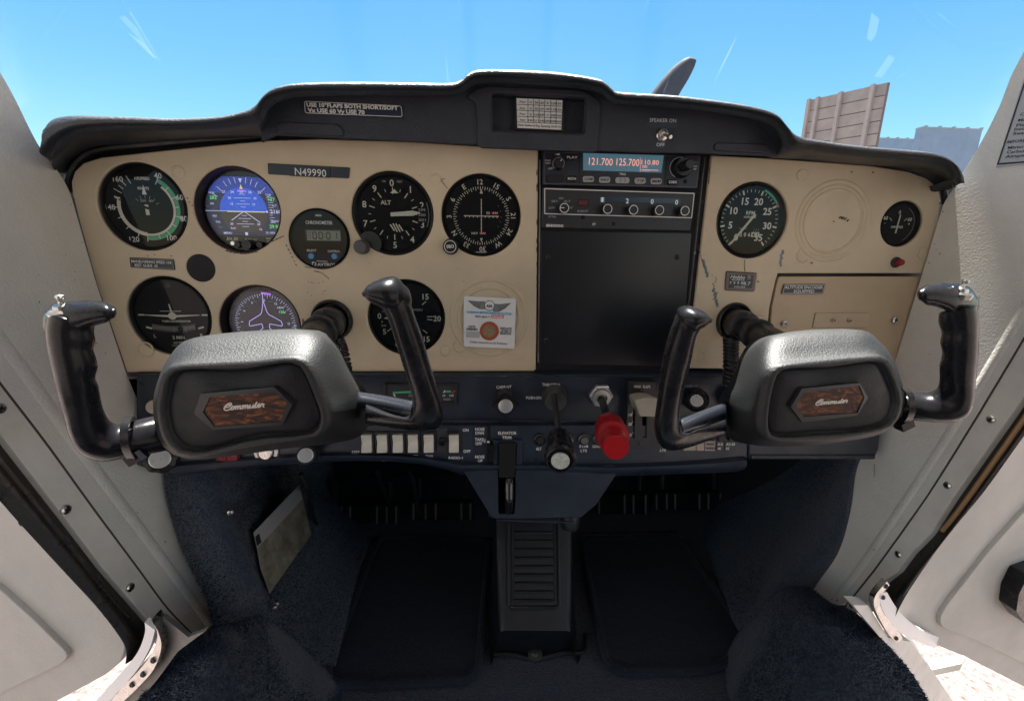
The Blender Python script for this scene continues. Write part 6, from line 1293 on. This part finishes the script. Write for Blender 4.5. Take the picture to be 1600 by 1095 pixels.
# ---- right yoke
ry = thing('control_yoke', P(1290, 615, YLm), 'right control yoke with two grips and a wood badge reading Commuter', 'yoke', 'control yokes in front of the panel')
YRf = .275; YRm = .305; YRb = .350
faceR = [(1187, 658), (1189, 634), (1193, 611), (1199, 590), (1206, 575), (1222, 569), (1255, 565), (1292, 561.5), (1335, 557.5), (1373, 555.5), (1388, 561.5), (1397, 578), (1404, 597), (1409.5, 617), (1408.5, 636), (1397, 662), (1368, 675.5), (1309, 687), (1263, 690), (1222, 690), (1202, 688), (1190, 681)]
midR = [(1157, 664), (1158, 635), (1163, 610), (1172, 580), (1183, 552), (1196, 531), (1219, 522), (1278, 516.5), (1320, 515.5), (1347, 516), (1361, 521), (1374, 533), (1391, 553), (1404, 585), (1411, 617), (1410, 640), (1400, 664), (1370, 680), (1310, 691), (1262, 696), (1210, 697), (1175, 695), (1160, 684)]
backR = [(1134, 664), (1126, 632), (1127, 619), (1140, 602), (1152, 570), (1169, 541), (1189, 528), (1219, 522), (1278, 518), (1325, 520), (1340, 540), (1344, 590), (1340, 650), (1300, 680), (1220, 690), (1175, 694), (1150, 690), (1140, 682)]
hub(ry, backR, midR, faceR, YRb, YRm, YRf)
badge(ry, [(1236, 636), (1254, 659.5), (1340, 649), (1356.5, 621), (1344, 598), (1253, 607)], [(1244, 634.7), (1256, 651), (1340, 645), (1351, 621), (1343, 602.4), (1256, 612.7)], YRf, 630, 626, 1274, 1323, .0030)
mb = MB(); G1 = [(1057, 490, 1094, 515, .268), (1050, 507, 1088, 527, .270), (1042, 532, 1083, 548, .274), (1036, 556, 1079, 568, .278), (1031, 590, 1073, 592, .283), (1025.5, 632, 1064, 630, .288), (1022, 668, 1062, 656, .292), (1029, 692, 1064, 672, .295), (1046, 703.5, 1076, 676, .298), (1072, 700, 1090, 668, .305), (1100, 691, 1108, 660, .315), (1136, 679, 1134, 652, .328)]
mb.limb(G1, .0150, n=5, m=24, ex=2.3, cap=(.4, 0)); fixn(obj('grip', mb, gloss, ry, ang=60))
mb = MB(); mb.limb([(1056, 492, 1062, 512, .272, .009), (1060, 481, 1071, 520, .270, .014), (1073, 477.5, 1084, 522, .267, .016), (1088, 481, 1092, 516, .264, .015), (1101, 487, 1101, 511, .262, .012), (1110, 495, 1108, 505, .260, .007)], .015, n=5, m=22, ex=2.1, cap=(.8, 1)); fixn(obj('horn', mb, gloss, ry, ang=60))
mb = MB(); mb.limb([(1064, 654, 1070, 684, .300), (1095, 642, 1099, 670, .312), (1134, 628, 1136, 658, .332)], .010, n=5, m=20, ex=2.1, cap=(.3, 0)); fixn(obj('cross_tube', mb, MATS['satin_tube'], ry, ang=60))
mb = MB(); G2 = [(1467, 490, 1527, 478, .284), (1466, 503, 1530, 500, .284), (1471, 520, 1530.5, 518, .284), (1469, 535, 1530, 535, .284), (1472, 552, 1529, 556, .284), (1468, 571, 1527, 577, .285), (1468, 590, 1525, 598, .286), (1465, 605, 1522, 628, .288), (1452, 612, 1512, 650, .291), (1436, 613, 1485, 660, .295), (1420, 613, 1440, 658, .300), (1396, 610, 1400, 654, .310)]
mb.limb(G2, .0165, n=5, m=24, ex=2.3, cap=(.3, 0)); fixn(obj('grip', mb, gloss, ry, ang=60))
mb = MB(); mb.limb([(1438, 450, 1439, 470, .281, .010), (1447, 445, 1449, 477, .282, .0145), (1460, 443, 1461, 479, .283, .0165), (1480, 441.5, 1480, 486, .284, .018), (1500, 443, 1496, 496, .285, .018), (1517, 450, 1508, 500, .287, .016), (1526, 463, 1520, 494, .288, .012)], .016, n=5, m=22, ex=2.1, cap=(1, .8)); fixn(obj('horn', mb, gloss, ry, ang=60))
# microphone switches on the outer horns
for yk, x, y, Y, ln in ((ly, 101, 483, .258, -1), (ry, 1498, 455, .268, 1)):
    c = P(x, y + 4, Y + .012) ; axs = Vector((0.05 * ln, -.15, 1)).normalized()
    mb = MB(); mb.lathe(c, axs, [(.0072, -.003), (.0080, .0003), (.0066, .0016), (.0046, .0018), (.0042, .0040), (.0024, .0052), (1e-5, .0054)], 28); o = obj('switch_collar', mb, steel, yk)
    mb = MB(); mb.lathe(c + axs * .005, axs + Vector((.2, 0, 0)), [(.0014, 0), (.0012, .002), (.0022, .0040), (.0019, .0052), (1e-5, .0058)], 16); obj('toggle', mb, steel, o)
# cable ties
for yk, pts, bx in ((ly, [(200, 656, .282), (194, 672, .272), (197, 700, .274), (208, 716, .286), (216, 708, .305), (212, 672, .318), (206, 655, .305)], (213, 714, .286)), (ry, [(1416, 610, .286), (1424, 622, .278), (1424, 645, .280), (1414, 658, .290), (1406, 655, .305), (1408, 625, .318), (1410, 610, .305)], (1412, 662, .290))):
    q = smooth([P(*p) for p in pts], 5, True); rs = []
    c = sum(q, Vector()) / len(q)
    for p in q + [q[0]]:
        o_ = (p - c).normalized(); s_ = Vector((.0026, 0, 0)); rs.append([p - s_, p + s_, p + s_ + o_ * .0018, p - s_ + o_ * .0018])
    mb = MB(); mb.rings(rs, False, False); fixn(obj('cable_tie', mb, gloss, yk, ang=30)); mb = MB(); mb.box(P(*bx), .010, .008, .007, Matrix.Rotation(-.5, 3, 'Y')); obj('tie_head', mb, gloss, yk, flat=True)
# shafts with bosses
for nm, C, x1, y1, Y1, lab, rr in (('l', C_sl, 478, 540, .350, 'black control shaft running from the panel to the left yoke', .0135), ('r', C_sr, 1224, 545, .350, 'black control shaft running from the panel to the right yoke', .0135)):
    t = thing('control_shaft', C, lab, 'control shaft'); A = C + Vector((0, .02, 0)); B = P(x1, y1, Y1)
    mb = MB(); mb.lathe(C, (0, -1, 0), [(.0218, .003 - .01), (.0218, .001), (.0205, .0040), (.0195, .005), (.0180, .003), (.0170, -.004), (.004, -.004)], 44); obj('boss', mb, black, t)
    D1 = (B - C); mb = MB(); mb.lathe(C - D1 * .1, D1, [(.0150, 0), (.0160, D1.length * .18), (.0172, D1.length * .30), (.0165, D1.length * .36), (.0125, D1.length * .38)], 36); obj('gaiter', mb, black, t)
    mb = MB(); mb.tube([A, C + D1 * .45, C + D1 * .5, B], [rr * .82, rr * .82, rr, rr], 28); obj('tube', mb, mat('satin_black_tube', (.014, .014, .016), .33, rvar=.08), t)
    mb = MB(); mb.lathe(C + D1 * .50, D1, [(rr * 1.0, 0), (rr * 1.18, .001), (rr * 1.18, .008), (rr, .009)], 32); obj('collar', mb, black, t)
    for k in range(1): 
        mb = MB(); mb.lathe(C + D1 * .28 + Vector((-.002, -.004, .0155)), (0, -.2, 1), [(.0022, 0), (.0020, .0012), (1e-5, .0014)], 10); obj('bolt', mb, darkst, t)
def coil(name, pts, r, wr, turns, label):
    q = smooth([P(*p) for p in pts], 12); L_ = len(q); out = []
    n = turns * 12
    for i in range(n + 1):
        f = i / n * (L_ - 1); k = min(L_ - 2, int(f)); c = q[k] * (1 - f + k) + q[k + 1] * (f - k); a = 2 * math.pi * i / 12
        out.append(c + Vector((math.cos(a), math.sin(a), 0)) * r)
    mb = MB(); mb.tube(out, wr, 7); tag(obj(name, mb, black), label, 'cord')
coil('coiled_cord', [(1142, 528, .435), (1142, 560, .435), (1141, 600, .432)], .0062, .0023, 13, 'black coiled cord hanging below the right control shaft')
coil('coiled_cord', [(526, 528, .430), (533, 545, .420), (540, 580, .400)], .0050, .0021, 11, 'black coiled cord hanging below the left control shaft')
# ================================================================== FOOTWELL
tn = thing('tunnel_cover', PZ(836, 1020, FZ), 'black ribbed plastic cover over the central tunnel', 'tunnel cover')
def TP(x, y):   # sloping top plane of the cover
    a, b, c = P(776, 818, .560), P(896, 818, .560), P(836, 985, .470); n = (b - a).cross(c - a).normalized(); return PN(x, y, a, n)
tpl = mat('tunnel_plastic', (.009, .011, .015), .42, bump=('n', 600, .25, .0004), var=.25, vscale=30, rvar=.08)
prof = []
for y, xl, xr in ((812, 775, 893), (860, 776, 893), (920, 778, 893), (975, 781, 891)):
    T = [TP(xl, y), TP(xl + 12, y) if False else TP(xl + 3, y), TP(xr - 3, y), TP(xr, y)]
    L0, R0 = T[0], T[-1]
    prof.append([Vector((L0.x - .012, L0.y, CZ + FZ)), L0 + Vector((-.002, 0, -.006)), L0 + Vector((.001, 0, 0)), T[1] + Vector((.004, 0, .002)), T[2] + Vector((-.004, 0, .002)), R0 + Vector((-.001, 0, 0)), R0 + Vector((.002, 0, -.006)), Vector((R0.x + .012, R0.y, CZ + FZ))])
e = prof[-1]
prof.append([p + Vector((0, -.006, -.006 if 0 < i < 7 else 0)) for i, p in enumerate(e)])
fr_ = [PZ(x, y, FZ + .006) for x, y in ((765, 1021), (781, 1018), (795, 1017), (815, 1020), (858, 1020), (880, 1014), (895, 1012), (911, 1016))]
prof.append(fr_)
mb = MB(); mb.rings(prof, closed=False); fixn(obj('cover', mb, tpl, tn, ang=40))
mb = MB(); mb.tube(smooth(PP([], 1) + [PZ(x, y, FZ + .006) for x, y in ((765, 1022), (800, 1022), (822, 1027), (836, 1029), (852, 1027), (880, 1019), (911, 1018), (914, 990))], 4), .003, 8); obj('flange', mb, tpl, tn)
def TPo(x, y, d): return TP(x, y) + Vector((0, -.4, 1)).normalized() * d
for l, w_ in (([(794, 818), (794, 945), (799, 950), (868, 950), (874, 945), (872, 818)], .0028), ([(800, 818), (801, 938), (867, 938), (866, 818)], .0016)):
    mb = MB(); mb.tube([TPo(x, y, .002) for x, y in l], w_, 8); obj('raised_frame', mb, tpl, tn)
for k in range(9):
    y = 828 + k * 13.2; mb = MB(); mb.tube([TPo(803, y + 4, .0005), TPo(864, y + 4, .0005)], .0026, 8); fixn(obj('rib', mb, tpl, tn))
screw(tn, PZ(836, 1020, FZ + .012), .0100, (0, -.5, 1), black); screw(tn, PZ(836, 1020, FZ + .014), .0045, (0, -.5, 1), darkst)
# cable box right of the tunnel top
t = tag(None or obj('cable_guide', MB().lathe(P(891, 800, .455), (0, -.1, -1), [(.011, -.004), (.012, 0), (.012, .015), (.010, .02)], 20), black), 'black round cable guide below the navy pedestal', 'cable guide')
# rudder pedals with ribbed faces
pdm = mat('pedal_black', (.020, .019, .019), .35, .2, var=.4, vscale=40); pdr = mat('pedal_rib_worn', (.28, .27, .25), .4, .4)
plab = ['rudder pedal at the far left of the left footwell', 'rudder pedal right half of the left footwell beside the pedestal', 'rudder pedal in the right footwell beside the pedestal', 'rudder pedal at the far right of the right footwell']
for i, (x0, x1, y0, y1, ribs) in enumerate(((510, 622, 790, 818, (516, 534, 547, 589, 604, 619)), (644, 741, 785, 812, (646, 665, 681, 721, 735)), (934, 1013, 772, 803, (936, 976, 990, 1009)), (1024, 1128, 770, 796, (1026, 1042, 1055, 1093, 1107, 1126)))):
    t = thing('rudder_pedal', P((x0 + x1) / 2, y1, .80), plab[i], 'rudder pedal', 'black rudder pedals under the panel')
    mb = MB(); mb.prism(rpoly(PP([(x0, y0), (x1, y0), (x1, y1), (x0, y1)], .80), .006), (0, .015, 0)); fixn(obj('pad', mb, pdm, t))
    for r in ribs: mb = MB(); mb.tube([P(r, y0 + 1, .797), P(r, y1 - 1, .797)], .0022, 8); obj('rib', mb, pdr, t)
    for r in (x0 + 12, x1 - 12): mb = MB(); mb.tube([P(r, y0 - 40, .83), P(r, y0 + 4, .82)], .009, 10); obj('arm', mb, pdm, t)
for x0, x1, y, lab in ((582, 770, 850, 'black torque tube across the left footwell'), (906, 1058, 836, 'worn torque tube across the right footwell')):
    t = tag(obj('torque_tube', MB().tube([P(x0, y, .74), P(x1, y - (3 if x0 > 900 else 0), .74)], .014 if x0 < 900 else .006, 16), mat('tube_worn', (.05, .045, .038), .4, .5, var=.6, vscale=60) if x0 > 900 else gloss), lab, 'tube')
for x, y, r in ((612, 842, .006), (728, 861, .004), (1032, 822, .010), (672, 848, .004)):
    pass
hs = [[(640, 735, .62), (648, 760, .64), (655, 800, .70)], [(590, 738, .60), (600, 765, .66), (610, 790, .74)], [(470, 740, .55), (485, 770, .56), (488, 800, .60), (500, 830, .66)]]
for i, h_ in enumerate(hs): tag(obj('cable', MB().tube(smooth([P(*p) for p in h_], 5), .0035, 8), black), ['thin black cable hanging left of the pedestal', 'thin black cable hanging in the middle of the left footwell', 'thin black cable along the left footwell wall'][i], 'cable')
# ================================================================== WINDSHIELD
ws = thing('windshield', (0.065, .8, CZ + .12), 'clear slightly scratched windshield wrapping above the glareshield', 'windshield')
rows = []
for j in range(9):
    f = j / 8; row = []
    for i in range(25):
        a = math.pi * (1 - i / 24); hw = .60 - .02 * f; yb = .86 - .50 * f ** 1.3; z = .09 + .40 * f ** .85
        row.append(Vector((.065 + hw * math.copysign(abs(math.cos(a)) ** .8, math.cos(a)), max(.33, yb * (.42 + .58 * abs(math.sin(a)) ** .7) ), CZ + z)))
    rows.append(row)
mb = MB(); mb.grid(rows, 1, 1); pane = obj('pane', mb, wsglass, ws, ang=80)
from mathutils.bvhtree import BVHTree
bv = BVHTree.FromPolygons([tuple(v.co) for v in pane.data.vertices], [tuple(p.vertices) for p in pane.data.polygons])
def film_mat(name, k):
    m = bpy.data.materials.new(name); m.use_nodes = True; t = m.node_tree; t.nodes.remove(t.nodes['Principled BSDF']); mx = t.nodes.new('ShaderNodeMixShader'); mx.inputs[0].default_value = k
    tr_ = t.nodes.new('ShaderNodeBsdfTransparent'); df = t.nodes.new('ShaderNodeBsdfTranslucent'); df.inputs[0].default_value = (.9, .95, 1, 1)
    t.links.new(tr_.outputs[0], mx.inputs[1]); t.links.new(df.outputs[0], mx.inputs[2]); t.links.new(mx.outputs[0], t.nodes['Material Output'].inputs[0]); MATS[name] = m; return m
sm1, sm2 = film_mat('reflection_film', .022), film_mat('reflection_speck_film', .036)  # translucent white for painted reflections; the second also colours the specks
def on_glass(x, y):
    h = bv.ray_cast(EYE, ray(x, y).normalized()); return (h[0] - ray(x, y).normalized() * .001) if h[0] else P(x, y, .6)
for l, m_ in (([(166, -4), (214, 44), (243, 92), (205, 48), (163, 2)], sm1), ([(198, 50), (222, 66), (246, 92), (238, 90)], sm2), ([(1446, 22), (1450, 24), (1412, 72), (1378, 122), (1366, 120), (1400, 70)], sm1), ([(1392, 128), (1420, 108), (1424, 110), (1398, 130)], sm1), ([(1362, 20), (1374, 30), (1366, 70), (1354, 60)], sm1), ([(60, 60), (95, 20), (110, -4), (118, -4), (100, 26), (70, 66)], sm1), ([(1376, 136), (1388, 126), (1389, 127), (1378, 137)], sm2)):  # faint reflection streaks drawn as whitish patches on the pane
    mb = MB(); mb.add([on_glass(*p) for p in l], [tuple(range(len(l)))]); obj('reflection_streak', mb, m_, ws, flat=True)
for k in range(26):
    x, y = random.uniform(100, 1500), random.uniform(0, 150); c_ = on_glass(x, y); r_ = random.uniform(.0003, .0007)
    mb = MB(); mb.add([c_ + rt * r_ * math.cos(a) + up * r_ * math.sin(a) for a in [k2 * math.pi / 3 for k2 in range(6)]], [tuple(range(6))]); obj('bug_speck', mb, sm2, ws, flat=True)
